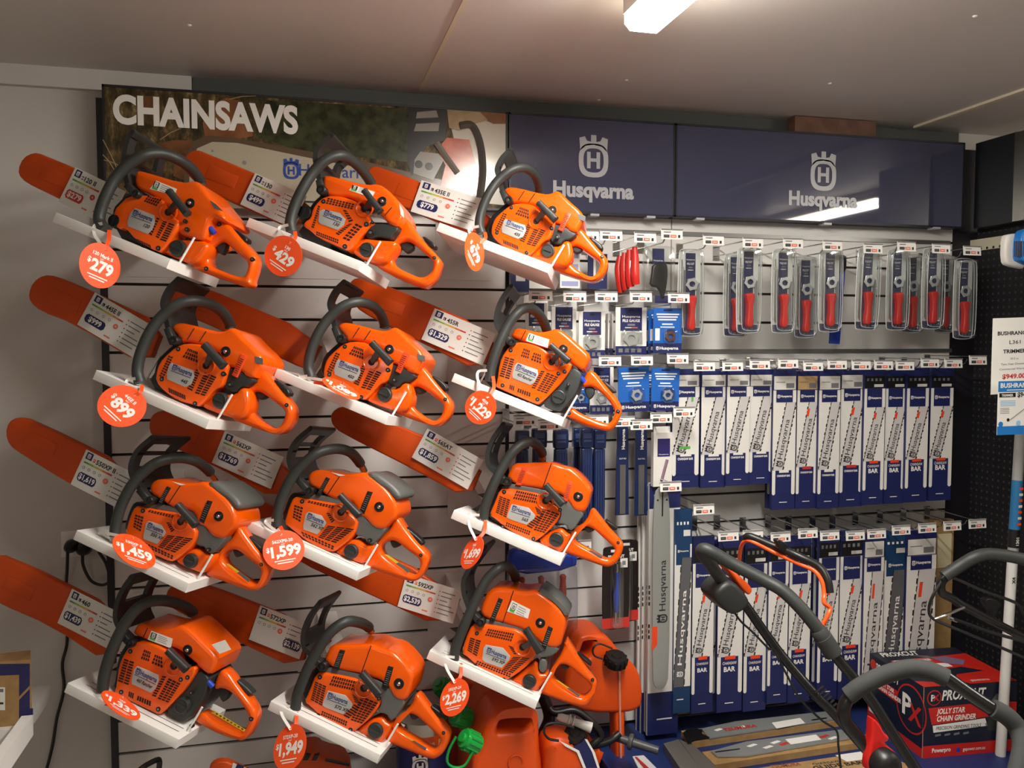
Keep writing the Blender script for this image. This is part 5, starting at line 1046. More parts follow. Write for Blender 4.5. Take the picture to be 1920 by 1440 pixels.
# tool packs behind the third row right saw
def f_tool(t, w, h):
    mb = MB(); dkb = mat('tool_card', '#1d1413', .35); mb.pillow(rrect(w, h, w*.12), 0, .003, .0008, dkb, n=1, seg=1); rect(mb, -w*.5, -h*.985, w*.5, -h*.86, -.0005, RED); mb.box((-w*.2, -.002, -h*.07), (w*.15, 0, -h*.04), LAB)
    mb.text('PROXCUT', (0, -.001, -h*.14), X3, Z3, h*.035, TXW, 'c', True, stretch=w*.6); rect(mb, w*.15, -h*.26, w*.42, -h*.15, -.001, LAB); rect(mb, w*.22, -h*.23, w*.35, -h*.18, -.0014, TXG); part('backing_card', mb, t, smooth=0, rot=True)
    mb = MB(); mb.tube(spline([(0, -.012, -h*.3), (0, -.012, -h*.45), (-.002, -.012, -h*.6), (-.003, -.012, -h*.78)], 5), [.006, .006, .006, .005, .005, .005, .006, .007, .008, .009, .009, .0085, .008, .007, .006, .005][:16], BLUED, 10); part('tool_handle', mb, t, rot=True)
    mb = MB(); mb.tube([(-.004, -.012, -h*.78), (-.004, -.012, -h*.9)], .004, CHROME, 8); mb.tube([(.008, -.01, -h*.28), (.009, -.01, -h*.9)], .0018, CHROME, 6); mb.tube([(0, -.012, -h*.2), (0, -.012, -h*.3)], .006, CHROME, 8); part('tool_shaft', mb, t, rot=True)
    mb = MB(); mb.pillow(rrect(w*.42, h*.8, w*.1, -h*.17), -.024, -.001, .004, CLEAR, n=1, seg=2); part('blister', mb, t, rot=True)
flat('tool_pack', 1130, 1024, 1181, 1180, -.2, 'black and red pack with a blue-handled tool, in front under the saw handle', 'tool pack', f_tool, grp='tool packs')
flat('tool_pack', 1148, 1012, 1198, 1166, -.13, 'black and red tool pack behind the blue-handled one', 'tool pack', f_tool, grp='tool packs')
# clear bag of red-handled tools with a blue top
def f_bag(t, w, h):
    mb = MB(); mb.pillow([(-w*.5, -.0), (-w*.38, .012), (-w*.3, 0), (w*.5, -.01), (w*.48, -h*.2), (-w*.48, -h*.22)], -.035, 0, .008, BLUED, n=1); part('blue_top', mb, t, rot=True)
    for x in (-.3, -.02, .3):
        mb = MB(); mb.lathe((w*x, -.02, -h*.25), (0, 0, -1), [(.006, 0), (.011, .006), (.009, .02), (.012, .05), (.011, .08), (.008, .095)], mat('tool_red', '#b8341f', .4), 12); part('tool_handle', mb, t, rot=True)
        mb = MB(); mb.tube([(w*x, -.02, -h*.5), (w*x, -.02, -h*1.0)], .004, STEEL, 8); part('tool_shaft', mb, t, rot=True)
    mb = MB(); mb.pillow(rrect(w, h*.85, w*.05, -h*.15), -.04, .002, .006, CLEARB, n=1, seg=2); part('bag', mb, t, rot=True)
flat('tool_bag', 950, 1030, 1078, 1215, -.12, 'clear bag of red-handled tools with a blue top, behind the bottom right saw', 'tool bag', f_bag)
# ------------------------------------------------------------------ left corner: cartons, socket, cables
def pts(l, Y): return [at(x, y, Y) for x, y in l]
q0, q1 = at(115, 995, .03), at(152, 1042, .03)
t = thing('wall_socket', (q0[0], .03, q1[2]), 'white double wall socket behind the left end of the third row left shelf', 'socket')
part('socket_plate', MB().pillow([(q0[0], q0[2]), (q1[0], q0[2]), (q1[0], q1[2]), (q0[0], q1[2])], .02, .03, .003, WHITE, n=0, seg=2), t)
t = thing('power_lead', at(128, 1025, .0), 'long black power lead hanging from the wall socket down to the floor', 'cable')
part('plug', MB().lathe(at(136, 1022, .02), (0, -1, 0), [(.018, 0), (.02, .01), (.016, .035), (.008, .045)], BLACK, 14), t)
part('cord', MB().tube(spline([at(x, y, Y) for x, y, Y in ((127, 1030, -.02), (126, 1065, -.005), (124, 1110, .02), (126, 1200, .02), (117, 1245, .015), (120, 1292, .02), (107, 1345, .02), (99, 1395, .02), (88, 1440, .01), (70, 1500, 0))], 6), .0045, BLACK, 8), t)
t = thing('power_lead', at(158, 1025, .0), 'short black power lead looping from the socket into the slotted wall', 'cable')
part('plug', MB().lathe(at(160, 1026, .02), (0, -1, 0), [(.02, 0), (.022, .012), (.016, .04), (.008, .05)], BLACK, 14), t)
part('cord', MB().tube(spline([at(x, y, Y) for x, y, Y in ((155, 1035, -.02), (156, 1060, -.01), (170, 1088, .005), (190, 1097, .01), (206, 1092, .01))], 6), .0045, BLACK, 8), t)
part('cord', MB().tube(spline([at(x, y, Y) for x, y, Y in ((185, 1035, -.01), (198, 1055, .0), (206, 1080, .01))], 6), .0045, BLACK, 8), t)
Yb = -.42; a, b = at(-90, 1240, Yb), at(62, 1385, Yb); zt = at(62, 1236, Yb)[2]; P = at(62, 1340, Yb-.02); zc = P[2]-.03
BOXB = mat('carton_print_blue', '#26265c', .6); 
t = thing('carton', (a[0], Yb, zc), 'brown and dark blue carton on the white cabinet at the lower left', 'carton')
vv = b-CPOS; vv[2] = 0; vv /= np.linalg.norm(vv); F4 = [np.array(p) for p in ((a[0], Yb, zc), (b[0], Yb, zc), (b[0], Yb, zt), (a[0], Yb, zt))]
part('board', MB().hexa(F4, [p+vv*.07*(1 if k in (1, 2) else .8) for k, p in enumerate(F4)], KRAFT), t, smooth=0)
mb = MB()
def R2(l, m, k): mb.poly([p-Y3*.0006*k for p in pts(l, Yb)], m)
R2([(-80, 1246), (56, 1244), (56, 1328), (62, 1328), (62, 1340), (27, 1384), (-80, 1384)], BOXB, 1); R2([(-80, 1270), (36, 1265), (36, 1360), (28, 1368), (16, 1370), (8, 1363), (-80, 1363)], KRAFT, 2); R2([(36, 1306), (56, 1285), (56, 1291), (36, 1312)], KRAFT, 2)
part('carton_print', mb, t, smooth=0); mb = MB(); R2([(-30, 1288), (10, 1288), (10, 1331), (-30, 1331)], PAPER, 3); R2([(-5, 1291), (7, 1291), (7, 1297), (-5, 1297)], TXG, 4); R2([(-10, 1316), (7, 1316), (7, 1320), (-10, 1320)], TXT, 4); part('shipping_label', mb, t, smooth=0)
t = thing('cabinet', (a[0], Yb-.15, 0), 'low white cabinet in the lower left corner under the brown carton', 'cabinet')
mb = MB(); mb.box((a[0]-.1, Yb-.02, zc-.04), (P[0]-.03, Yb+.25, zc-.001), WHITE); mb.box((a[0]-.1, Yb-.02, 0), (a[0]-.07, Yb+.25, zc-.04), WHITE); part('top_board', mb, t, smooth=0)
part('edge_rail', MB().box((P[0]-.025, -1.15, P[2]-.05), (P[0], Yb-.021, P[2]), WHITE), t, smooth=0); part('leg', MB().box((P[0]-.025, -1.15, 0), (P[0], -1.12, P[2]-.05), WHITE), t, smooth=0)
# fringe of the fifth row at the bottom edge
Y5 = -.36
t = thing('bar_cover', at(415, 1432, Y5), 'orange bar cover with white card, cut off by the bottom edge', 'bar cover')
q = [at(x, y, Y5) for x, y in ((392, 1442), (396, 1432), (410, 1424), (432, 1425), (640, 1530), (620, 1580), (400, 1470))]
mb = MB(); mb.pillow([(p[0], p[2]) for p in q], Y5-.012, Y5+.012, .005, SCAB, n=1); part('sheath', mb, t)
q = [at(x, y, Y5-.016) for x, y in ((437, 1430), (560, 1478), (530, 1540), (420, 1500))]; mb = MB(); mb.poly(q, CARD); mb.poly([at(x, y, Y5-.0165) for x, y in ((445, 1432), (458, 1437), (452, 1450), (439, 1445))], NAVY); part('price_card', mb, t, smooth=0, label='white price card')
t = thing('hand_guard', at(290, 1432, -.4), 'black looped hand guard poking up at the bottom edge below the bottom left saw', 'hand guard')
mb = MB(); mb.tube(spline([at(x, y, Y) for x, y, Y in ((255, 1450, -.42), (272, 1436, -.42), (294, 1425, -.4), (299, 1428, -.38), (297, 1450, -.36))], 5), .007, BLACK, 8); part('loop', mb, t)
t = thing('power_tool', at(585, 1430, -.4), 'orange power tool top with dark vents at the bottom edge beside the 1,949 tag', 'power tool')
q = [at(x, y, -.4) for x, y in ((548, 1445), (556, 1424), (575, 1413), (598, 1412), (608, 1422), (660, 1433), (660, 1500), (548, 1500))]
mb = MB(); mb.pillow([(p[0], p[2]) for p in q], -.4, -.3, .015, SCAB, n=1); part('housing', mb, t)
mb = MB(); 
for x in (574, 590): mb.pillow([(p[0], p[2]) for p in pts([(x, 1415), (x+9, 1414), (x+3, 1425), (x-6, 1425)], -.4)], -.403, -.39, .001, BLACK, n=0, seg=1)
mb.tube([at(610, 1424, -.42), at(655, 1434, -.42)], .004, BLACK, 6); part('vent', mb, t)
# ------------------------------------------------------------------ fuel cans, bottle and tin on a lower base
ZL = .15
tag(MB().box((-.1, -.75, 0), (XDK-.002, -.001, ZL), DECK).build('display_plinth', None, 0), 'lower blue display base under the fuel cans, beside the taller base', 'display base')
def zz(l): return [(820+.21875*x, 1170+.21875*y) for x, y in l]
def canpoly(mb, l, Y, dep, r, m, hole=None, n=2):
    A = [(p[0], p[2]) for p in pts(zz(l), Y)]; Hh = [(p[0], p[2]) for p in pts(zz(hole), Y)] if hole else None
    return mb.pillow(A, Y, Y+dep, r, m, hole=Hh, n=n, seg=4, back=r*.6)
def drop(l, Y, x0, x1):   # close an outline down to the lower base
    zb = ZL; a = at(820+.21875*x0, 1440, Y); b = at(820+.21875*x1, 1440, Y); return None
def canthing(name, label, Y, top, xl, xr, hole, dep, m, cat='fuel can', zbase=ZL):
    A = [(p[0], p[2]) for p in pts(zz(top), Y)]; a = at(*zz([(xl, 1234)])[0], Y); b = at(*zz([(xr, 1234)])[0], Y)
    A += [(b[0], zbase+.001), (a[0], zbase+.001)]; t = thing(name, ((a[0]+b[0])/2, Y, zbase), label, cat)
    Hh = [(p[0], p[2]) for p in pts(zz(hole), Y)] if hole else None
    mb = MB(); mb.pillow(A, Y, Y+dep, .018, m, hole=Hh, n=2, seg=5, back=.012); part('body', mb, t); return t
def cap(t, zx, zy, Y, ax, r, h, m, name='cap'):
    c = at(*zz([(zx, zy)])[0], Y); ax = np.array(ax, float); ax /= np.linalg.norm(ax); mb = MB(); mb.lathe(c-ax*h*.6, ax, [(r*.98, 0), (r, h*.15), (r, h*.8), (r*.9, h), (r*.5, h*1.02), (r*.45, h*1.15)], m, 24)
    u = np.cross(ax, (0, 0, 1)); u = u if np.linalg.norm(u) > .1 else np.cross(ax, (0, 1, 0)); u /= np.linalg.norm(u); w = np.cross(ax, u)
    for k in range(12):
        a = 2*math.pi*k/12; d = u*math.cos(a)+w*math.sin(a); p = c-ax*h*.6+d*r; mb.tube([p+ax*h*.1, p+ax*h*.85], r*.13, m, 5)
    return part(name, mb, t)
YA = -.22; c = at(*zz([(1560, 1234)])[0], YA); tA = thing('fuel_can', (c[0], YA, ZL), 'tall orange fuel can with black cap, right of the bottom right saw', 'fuel can')
mb = canpoly(MB(), [(1100, 690), (1100, 430), (1180, 220), (1215, 115), (1280, 92), (1440, 92), (1500, 150), (1560, 230), (1660, 320), (1740, 420), (1765, 560), (1765, 690), (1720, 745), (1615, 772), (1300, 772)], YA, .16, .016, CANOR, [(1215, 260), (1245, 165), (1320, 145), (1340, 180), (1325, 290), (1250, 300)], n=1)
part('upper_tank', mb, tA); part('neck', canpoly(MB(), [(1522, 740), (1612, 740), (1615, 1300), (1540, 1300)], YA+.006, .06, .012, CANOR, n=0), tA)
A = [(p[0], p[2]) for p in pts(zz([(1340, 1234), (1390, 1100), (1520, 1060), (1640, 1090), (1700, 1140), (1700, 1234)]), YA)]; A = [(min(p[0], XDK-.006), p[1]) for p in A]; A += [(A[-1][0], ZL+.001), (A[0][0], ZL+.001)]
part('lower_tank', MB().pillow(A, YA+.004, YA+.16, .016, CANOR, n=1, seg=4, back=.01), tA)
cap(tA, 1530, 300, -.25, (.05, -.35, 1), .034, .032, BLACK)
part('strap', MB().tube(spline([at(*zz([p])[0], -.27) for p in ((1500, 210), (1390, 170), (1335, 210), (1345, 270), (1420, 300))], 5), .003, BLACK, 6), tA)
part('level_strip', MB().tube([at(*zz([p])[0], -.222) for p in ((1558, 380), (1566, 780), (1575, 1230))], .004, mat('strip_pink', '#e59a80', .4), 6), tA)
tB = canthing('fuel_can', 'orange fuel can with looped handle and bright green cap, front of the group', -.5, [(290, 1234), (350, 1100), (420, 900), (480, 800), (540, 755), (800, 745), (860, 770), (880, 850), (880, 1050), (910, 1234)], 285, 915, [(510, 945), (540, 830), (590, 785), (785, 765), (815, 800), (790, 885), (740, 920), (545, 938)], .15, CANOR)
c = at(*zz([(670, 1190)])[0], -.502); part('emboss', MB().tube([c+np.array((.02*math.cos(a), 0, .021*math.sin(a))) for a in np.linspace(-.3, 4.2, 16)], .0025, CANOR, 6), tB)
cap(tB, 270, 1000, -.55, (-.75, -.25, .55), .026, .05, GREEN)
part('strap', MB().tube(spline([at(*zz([p])[0], -.57) for p in ((160, 965), (100, 1080), (85, 1180), (140, 1228), (230, 1215), (290, 1120), (310, 1085))], 5), .0035, GREEN, 6), tB)
tC = canthing('fuel_can', 'darker orange fuel can with green cap behind the 2,269 price tag', -.32, [(240, 1234), (250, 900), (330, 750), (400, 600), (480, 560), (600, 600), (660, 740), (660, 1234)], 240, 660, [(420, 740), (450, 640), (520, 620), (570, 700), (480, 720)], .13, CANOR)
cap(tC, 190, 790, -.38, (-.75, -.25, .4), .028, .05, GREEN)
tD = canthing('fuel_can', 'orange fuel can furthest back, its green cap left of the 2,269 price tag', -.17, [(90, 1234), (95, 700), (160, 560), (300, 480), (420, 540), (420, 1234)], 90, 420, None, .12, CANOR)
cap(tD, 45, 540, -.22, (-.6, -.25, .7), .026, .05, GREEN)
# oil bottle
Yo = -.52; t = thing('oil_bottle', (at(*zz([(1160, 1234)])[0], Yo)[0], Yo, ZL), 'orange bottle with navy and white label and black cap, right of the looped can', 'bottle')
A = [(p[0], p[2]) for p in pts(zz([(930, 1234), (935, 1060), (985, 995), (1100, 965), (1230, 1005), (1330, 1080), (1385, 1234)]), Yo)]; A += [(A[-1][0], ZL+.001), (A[0][0], ZL+.001)]
part('body', MB().pillow(A, Yo, Yo+.1, .03, CANOR, n=2, seg=5, back=.02), t)
mb = MB(); mb.poly(pts(zz([(1050, 1005), (1110, 1035), (1215, 1090), (1265, 1234), (1385, 1234), (1330, 1080), (1265, 985), (1240, 1010), (1150, 1060)]), Yo-.004), NAVY)
for l in ([(1045, 1000), (1110, 1030), (1215, 1085), (1275, 1234), (1250, 1234), (1195, 1100), (1100, 1050)], [(1262, 985), (1285, 990), (1350, 1100), (1392, 1234), (1372, 1234), (1325, 1095)]): mb.poly(pts(zz(l), Yo-.005), TXW)
part('label', mb, t, smooth=0); cap(t, 1175, 965, Yo+.03, (-.05, -.3, 1), .032, .032, BLACK)
part('strap', MB().tube(spline([at(*zz([p])[0], Yo-.02) for p in ((1170, 890), (1050, 850), (940, 860), (915, 930), (960, 985), (1040, 1000))], 5), .0035, BLACK, 6), t)
Ys = -.46; t = thing('pouring_spout', at(*zz([(1180, 830)])[0], Ys), 'white ribbed pouring spout lying above the black-capped bottle', 'spout')
a, b = at(*zz([(1030, 790)])[0], Ys), at(*zz([(1320, 890)])[0], Ys-.03); d = (b-a)/np.linalg.norm(b-a); L = np.linalg.norm(b-a)
part('tube', MB().lathe(a, d, [(.007, 0), (.011, .01), (.012, L*.3), (.016, L*.32), (.016, L*.36), (.01, L*.38), (.01, L*.44), (.016, L*.45), (.016, L*.48), (.01, L*.5), (.013, L*.8), (.015, L)], mat('spout_white', '#cfcdc8', .4), 18), t)
t = thing('pouring_spout', at(*zz([(1760, 1050)])[0], -.34), 'dark grey pouring spout with round flange lying right of the tall fuel can', 'spout')
a, b = at(*zz([(1640, 1005)])[0], -.33), at(*zz([(1895, 1085)])[0], -.38); d = (b-a)/np.linalg.norm(b-a); L = np.linalg.norm(b-a)
part('tube', MB().lathe(a, d, [(.012, -.05), (.012, 0), (.022, 0), (.024, .006), (.024, .012), (.013, .014), (.012, L)], mat('spout_grey', '#4c4d4d', .4), 18), t)
t = thing('hose_coil', at(*zz([(1330, 900)])[0], -.36), 'tangled black hose between the white spout and the tall fuel can', 'hose')
mb = MB(); mb.tube(spline([at(*zz([p])[0], Y) for p, Y in (((940, 660), -.3), ((1000, 760), -.33), ((1180, 740), -.34), ((1330, 850), -.36), ((1400, 960), -.36), ((1330, 1040), -.36), ((1480, 1000), -.34), ((1560, 940), -.33))], 6), .011, BLACK, 10); mb.tube(spline([at(*zz([p])[0], -.31) for p in ((900, 600), (960, 800), (900, 1000), (1000, 1234))], 6), .018, BLACK, 10); part('hose', mb, t)
t = thing('booklet', at(1210, 1430, -.4), 'red and white printed booklet at the bottom edge, right of the tall fuel can', 'booklet')
mb = MB(); mb.hexa([at(x, y, -.4) for x, y in ((1186, 1418), (1207, 1416), (1232, 1441), (1200, 1446))], [at(x, y, -.4)+np.array((0, .004, -.004)) for x, y in ((1186, 1418), (1207, 1416), (1232, 1441), (1200, 1446))], PAPER); mb.poly([at(x, y, -.401) for x, y in ((1190, 1419), (1194, 1419), (1218, 1441), (1208, 1441))], RED); part('pages', mb, t, smooth=0)
# fuel tin
Yt = -.3; c = at(793, 1338, Yt); rt = .078; t = thing('fuel_tin', (c[0], Yt, ZL), 'round metal tin with orange band reading 5 Litre Fuel, under the bottom middle saw', 'tin')
mb = MB(); mb.lathe((c[0], Yt, ZL), (0, 0, 1), [(rt, 0), (rt, c[2]-ZL-.035)], NAVY, 36); part('body', mb, t)
h0 = c[2]-.035; mb = MB(); mb.lathe((c[0], Yt, h0-.035), (0, 0, 1), [(rt+.0006, 0), (rt+.0006, .035)], CANOR, 36); part('orange_band', mb, t)
mb = MB(); mb.lathe((c[0], Yt, h0), (0, 0, 1), [(rt, 0), (rt*.985, .012), (rt*1.02, .03), (rt*1.02, .036), (rt*.96, .036), (rt*.94, .03)], TIN, 36); part('rim', mb, t)
mb = MB(); s_ = '5 Litre Fuel'
for k, chh in enumerate(s_):
    if chh == ' ': continue
    an = math.radians(-122+7.5*k); p = np.array((c[0]+(rt+.0012)*math.cos(an), Yt+(rt+.0012)*math.sin(an), h0-.026)); U = np.array((-math.sin(an), math.cos(an), 0)); mb.text(chh, p, U, Z3, .015, mat('ink_tan', '#d9b48a', .5), 'c', True)
part('lettering', mb, t, smooth=0); mb = MB(); mb.logo((c[0]-.02, Yt-rt-.003, h0-.075), X3, Z3, .06, TXW); part('emblem', mb, t, smooth=0)
# ------------------------------------------------------------------ guide bars and carton on the blue base
def dk(x, y, dz=0): return at_z(x, y, ZD+dz)
def slab(mb, quad, z0, z1, m):
    A = [at_z(x, y, z1) for x, y in quad]; B = [np.array((p[0], p[1], z0)) for p in A]; return mb.hexa(A, B, m)
for nm, quad, bar, lab, flip in (
 ('upper', [(1277, 1370), (1296, 1392), (1580, 1350), (1560, 1338)], [(1315, 1366), (1330, 1384), (1585, 1345), (1565, 1332), (1380, 1352)], 'display board with a steel guide bar and black sprocket nose, nearer the wall', False),
 ('lower', [(1316, 1410), (1340, 1434), (1640, 1388), (1600, 1365)], [(1333, 1408), (1345, 1418), (1400, 1417), (1605, 1382), (1590, 1366), (1400, 1390)], 'display board with a guide bar and small white sticker, nearer the viewer', True)):
    c = dk(*quad[0]); t = thing('bar_board', (c[0], c[1], ZD), lab, 'display board', 'boards with guide bars')
    part('board', slab(MB(), quad, ZD+.001, ZD+.022, KRAFT), t, smooth=0)
    A = [at_z(x, y, ZD+.028) for x, y in bar]; B = [p-Z3*.004 for p in A]; n = len(A)
    mb = MB(); mb.add(A+B, [tuple(range(n)), tuple(range(2*n-1, n-1, -1))]+[(k, (k+1) % n, n+(k+1) % n, n+k) for k in range(n)], BARM)
    pz = lambda l, k=1: [at_z(x, y, ZD+.028+.0005*k) for x, y in l]
    part('guide_bar', mb, t, smooth=0, label='steel guide bar')
    mb = MB()
    U = at_z(1500, 1350, ZD+.029)-at_z(1400, 1364, ZD+.029); U /= np.linalg.norm(U); V = np.cross(Z3, U)
    if not flip:
        mb.poly(pz([(1280, 1374), (1290, 1366), (1317, 1367), (1316, 1375), (1332, 1383), (1300, 1388), (1290, 1395)]), BLACK)
        mb.text('TSUMURA', pz([(1358, 1371)], 2)[0], U, V, .02, RED, 'l', True, stretch=.125, shear=.2); mb.poly(pz([(1447, 1355), (1500, 1346), (1510, 1356), (1456, 1366)], 2), PAPER); mb.poly(pz([(1521, 1349), (1550, 1345), (1551, 1347), (1522, 1351)], 2), BLACK)
        for x, y in ((1347, 1368), (1390, 1363)): mb.poly(pz([(x-9, y+1), (x+2, y-3), (x+9, y-1), (x-2, y+3)], 1), PAPER)
    else:
        mb.poly(pz([(1340, 1409), (1387, 1403), (1388, 1405), (1342, 1411)]), BLACK)
        mb.poly(pz([(1472, 1386), (1530, 1377), (1540, 1387), (1483, 1396)], 2), PAPER)
        for x, y, m in ((1410, 1397, PAPER), (1440, 1400, PAPER), (1454, 1391, PAPER), (1470, 1394, RED), (1545, 1380, RED), (1562, 1383, PAPER)): mb.poly(pz([(x-11, y+2), (x+3, y-3), (x+11, y-1), (x-3, y+4)], 1), m)
    part('bar_print', mb, t, smooth=0)
quad = [(1340, 1452), (1360, 1480), (1720, 1440), (1640, 1408)]
c = dk(*quad[0]); t = thing('bar_carton', (c[0], c[1], ZD), 'flat kraft carton printed Chainsaw Guide Bar at the bottom edge', 'carton')
part('carton', slab(MB(), quad, ZD+.001, ZD+.025, KRAFT), t, smooth=0); mb = MB(); U = at_z(1600, 1425, ZD+.026)-at_z(1500, 1437, ZD+.026); U /= np.linalg.norm(U); V = np.cross(Z3, U)
mb.text('TSUMURA', at_z(1447, 1441, ZD+.0255), U, V, .02, mat('ink_brick', '#9a4a2c', .6), 'l', True, stretch=.1, shear=.2); mb.text('CHAINSAW', at_z(1526, 1435, ZD+.0255), U, V, .014, TXT, 'l', stretch=.09); mb.text('GUIDE BAR', at_z(1528, 1443, ZD+.0255), U, V, .02, TXT, 'l', True, stretch=.17)
part('carton_print', mb, t, smooth=0); part('paper_label', MB().poly([at_z(x, y, ZD+.0255) for x, y in ((1566, 1416), (1622, 1408), (1650, 1420), (1588, 1428))], PAPER), t, smooth=0)
for k, quad in enumerate(([(1244, 1394), (1275, 1440), (1312, 1440), (1272, 1386)], [(1273, 1386), (1312, 1440), (1345, 1440), (1302, 1398)])):
    c = dk(*quad[0]); t = thing('aluminium_rail', (c[0], c[1], ZD), ('wider grey rail lying across the blue base, on the left of its pair', 'narrower grey rail lying against the ends of the display boards')[k], 'rail')
    part('rail', slab(MB(), quad, ZD+.001, ZD+.03-.006*k, mat('rail_grey', '#77736d', .4, metal=.3)), t, smooth=0)
# grinder carton
NV = mat('grinder_navy', '#141b2f', .45); RD = mat('grinder_red', '#c8271d', .4)
nb = dk(1729, 1422); rb = dk(1903, 1407); 
vt = at(1729, 1289, nb[1]); hB = vt[2]-ZD; zt = ZD+hB
nT = np.array((nb[0], nb[1], zt)); lT = at_z(1607, 1225, zt); U = (rb-nb); U[2] = 0; W = np.linalg.norm(U); U /= W; B_ = np.array((-U[1], U[0], 0)); dl = abs((lT-nT)@B_); Vd = B_*dl
t = thing('grinder_carton', (nb[0], nb[1], ZD), 'navy and red carton printed Jolly Star Chain Grinder on the blue base', 'carton')
A = [nb+Z3*.001, nb+U*W+Z3*.001, nb+U*W+Vd+Z3*.001, nb+Vd+Z3*.001]; Bt = [p+Z3*(hB-.001) for p in A]
part('board', MB().hexa(A, Bt, NV), t, smooth=0)
F = np.cross(U, Z3); F = F if F[1] < 0 else -F; L_ = -B_
def fq(u, v, k=1): return nb+U*(W*u)+Z3*(hB*v)+F*(.0005*k)
def sq(u, v, k=1): return nb+Vd*(1-u)+Z3*(hB*v)-U*(.0005*k)       # left side, u from back to front
def tq(u, v, k=1): return nT+U*(W*u)+Vd*v+Z3*(.0005*k)
mb = MB()
P = lambda f, l, m, k=1: mb.poly([f(u, v, k) for u, v in l], m)
P(fq, [(0, 0), (1, 0), (1, .17), (0, .17)], RD); P(fq, [(.05, .7), (.5, .72), (.72, .52), (.09, .46)], RD); P(fq, [(.1, .45), (.66, .5), (.69, .39), (.11, .35)], TXW, 2); P(fq, [(.84, .72), (1, .7), (1, .45), (.86, .5)], RD)
mb.text('PROXCUT', fq(.19, .8, 2), U, Z3, hB*.14, TXW, 'l', True, stretch=W*.46, shear=.15); mb.text('JOLLY STAR', fq(.14, .61, 2), U, Z3, hB*.075, TXW, 'l', True, stretch=W*.3, shear=.15); mb.text('CHAIN GRINDER', fq(.14, .505, 2), U, Z3, hB*.075, TXW, 'l', True, stretch=W*.42, shear=.15); mb.text('PRECISION GRINDING TOOLS', fq(.135, .385, 3), U, Z3, hB*.05, TXT, 'l', False, stretch=W*.48, shear=.15)
for k in range(4): P(fq, [(.13+.1*k, .29), (.19+.1*k, .3), (.19+.1*k, .33), (.13+.1*k, .32)], TXG)
mb.cyl(fq(.11, .84, 1), F, hB*.11, .0003, RD, 20); mb.cyl(fq(.11, .84, 2), F, hB*.095, .0003, NV, 20); mb.text('P', fq(.095, .8, 4), U, Z3, hB*.09, TXW, 'c', True); mb.text('X', fq(.125, .8, 4), U, Z3, hB*.09, RD, 'c', True)
mb.text('Powerpro', fq(.1, .07, 2), U, Z3, hB*.06, TXW, 'l', True, stretch=W*.2); mb.text('gopower.com.au', fq(.43, .06, 2), U, Z3, hB*.05, TXW, 'l', False, stretch=W*.24); P(fq, [(.36, .05), (.4, .055), (.4, .11), (.36, .1)], BLUED, 2)
for l, m in (([(.72, .74), (.78, .84), (.84, .78), (.8, .66)], STEEL), ([(.66, .42), (.74, .52), (.9, .42), (.84, .3), (.7, .32)], DARK), ([(.78, .38), (.92, .36), (.9, .28), (.8, .28)], RD), ([(.88, .6), (.96, .58), (.95, .5), (.89, .5)], DARK)): P(fq, l, m, 2)
part('front_print', mb, t, smooth=0); mb = MB(); SU = -Vd/np.linalg.norm(Vd); SW = np.linalg.norm(Vd)
P(sq, [(0, 0), (1, 0), (1, .13), (0, .13)], RD); P(sq, [(0, .72), (.66, .7), (.72, .52), (0, .55)], RD); P(sq, [(0, .28), (.3, .28), (.3, .05), (0, .05)], RD, 2); P(sq, [(.03, .24), (.28, .24), (.28, .12), (.03, .12)], TXW, 3)
mb.cyl(sq(.8, .58, 1), -U, hB*.34, .0003, RD, 30); mb.cyl(sq(.8, .58, 2), -U, hB*.315, .0003, NV, 30); mb.text('P', sq(.73, .46, 4), SU, Z3, hB*.3, TXW, 'c', True); mb.text('X', sq(.87, .42, 4), SU, Z3, hB*.26, RD, 'c', True)
mb.text('JOLLY STAR', sq(.2, .64, 3), SU, Z3, hB*.06, TXW, 'l', True, stretch=SW*.3); mb.text('CHAIN GRINDER', sq(.2, .56, 3), SU, Z3, hB*.06, TXW, 'l', True, stretch=SW*.43); mb.text('PROXCUT', sq(.14, .8, 2), SU, Z3, hB*.12, TXW, 'l', True, stretch=SW*.44, shear=.15); mb.cyl(sq(.1, .86, 2), -U, hB*.08, .0003, RD, 16)
part('side_print', mb, t, smooth=0); mb = MB()
P(tq, [(.08, .72), (1, .8), (1, 0), (.5, 0), (.42, .12), (.55, .3), (.1, .5)], RD); P(tq, [(.0, .0), (.2, 0), (.2, .1), (.0, .16)], RD); P(tq, [(.33, .6), (.62, .56), (.62, .46), (.36, .46)], TXW, 2); P(tq, [(.2, .36), (.7, .44), (.85, .3), (.5, .25)], NV, 2); P(tq, [(.35, .85), (.55, .8), (.6, .7), (.5, .74)], STEEL, 2); P(tq, [(.55, .72), (.72, .75), (.85, .6), (.75, .48), (.6, .55)], mat('print_violet', '#7d6b8c', .4), 3)
mb.text('PROXCUT', tq(.07, .84, 2), U, B_, dl*.12, TXW, 'l', True, stretch=W*.42, shear=.2); mb.text('JOLLY STAR CHAIN GRINDER', tq(.1, .66, 2), U, B_, dl*.06, TXW, 'l', True, stretch=W*.42); mb.text('gopower.com.au', tq(.55, .06, 2), U, B_, dl*.05, TXW, 'l', stretch=W*.2)
part('top_print', mb, t, smooth=0); mb = MB(); mb.tube([nb+Z3*.002, nT], .0015, mat('board_edge', '#9c7a63', .7), 5); part('worn_edge', mb, t)
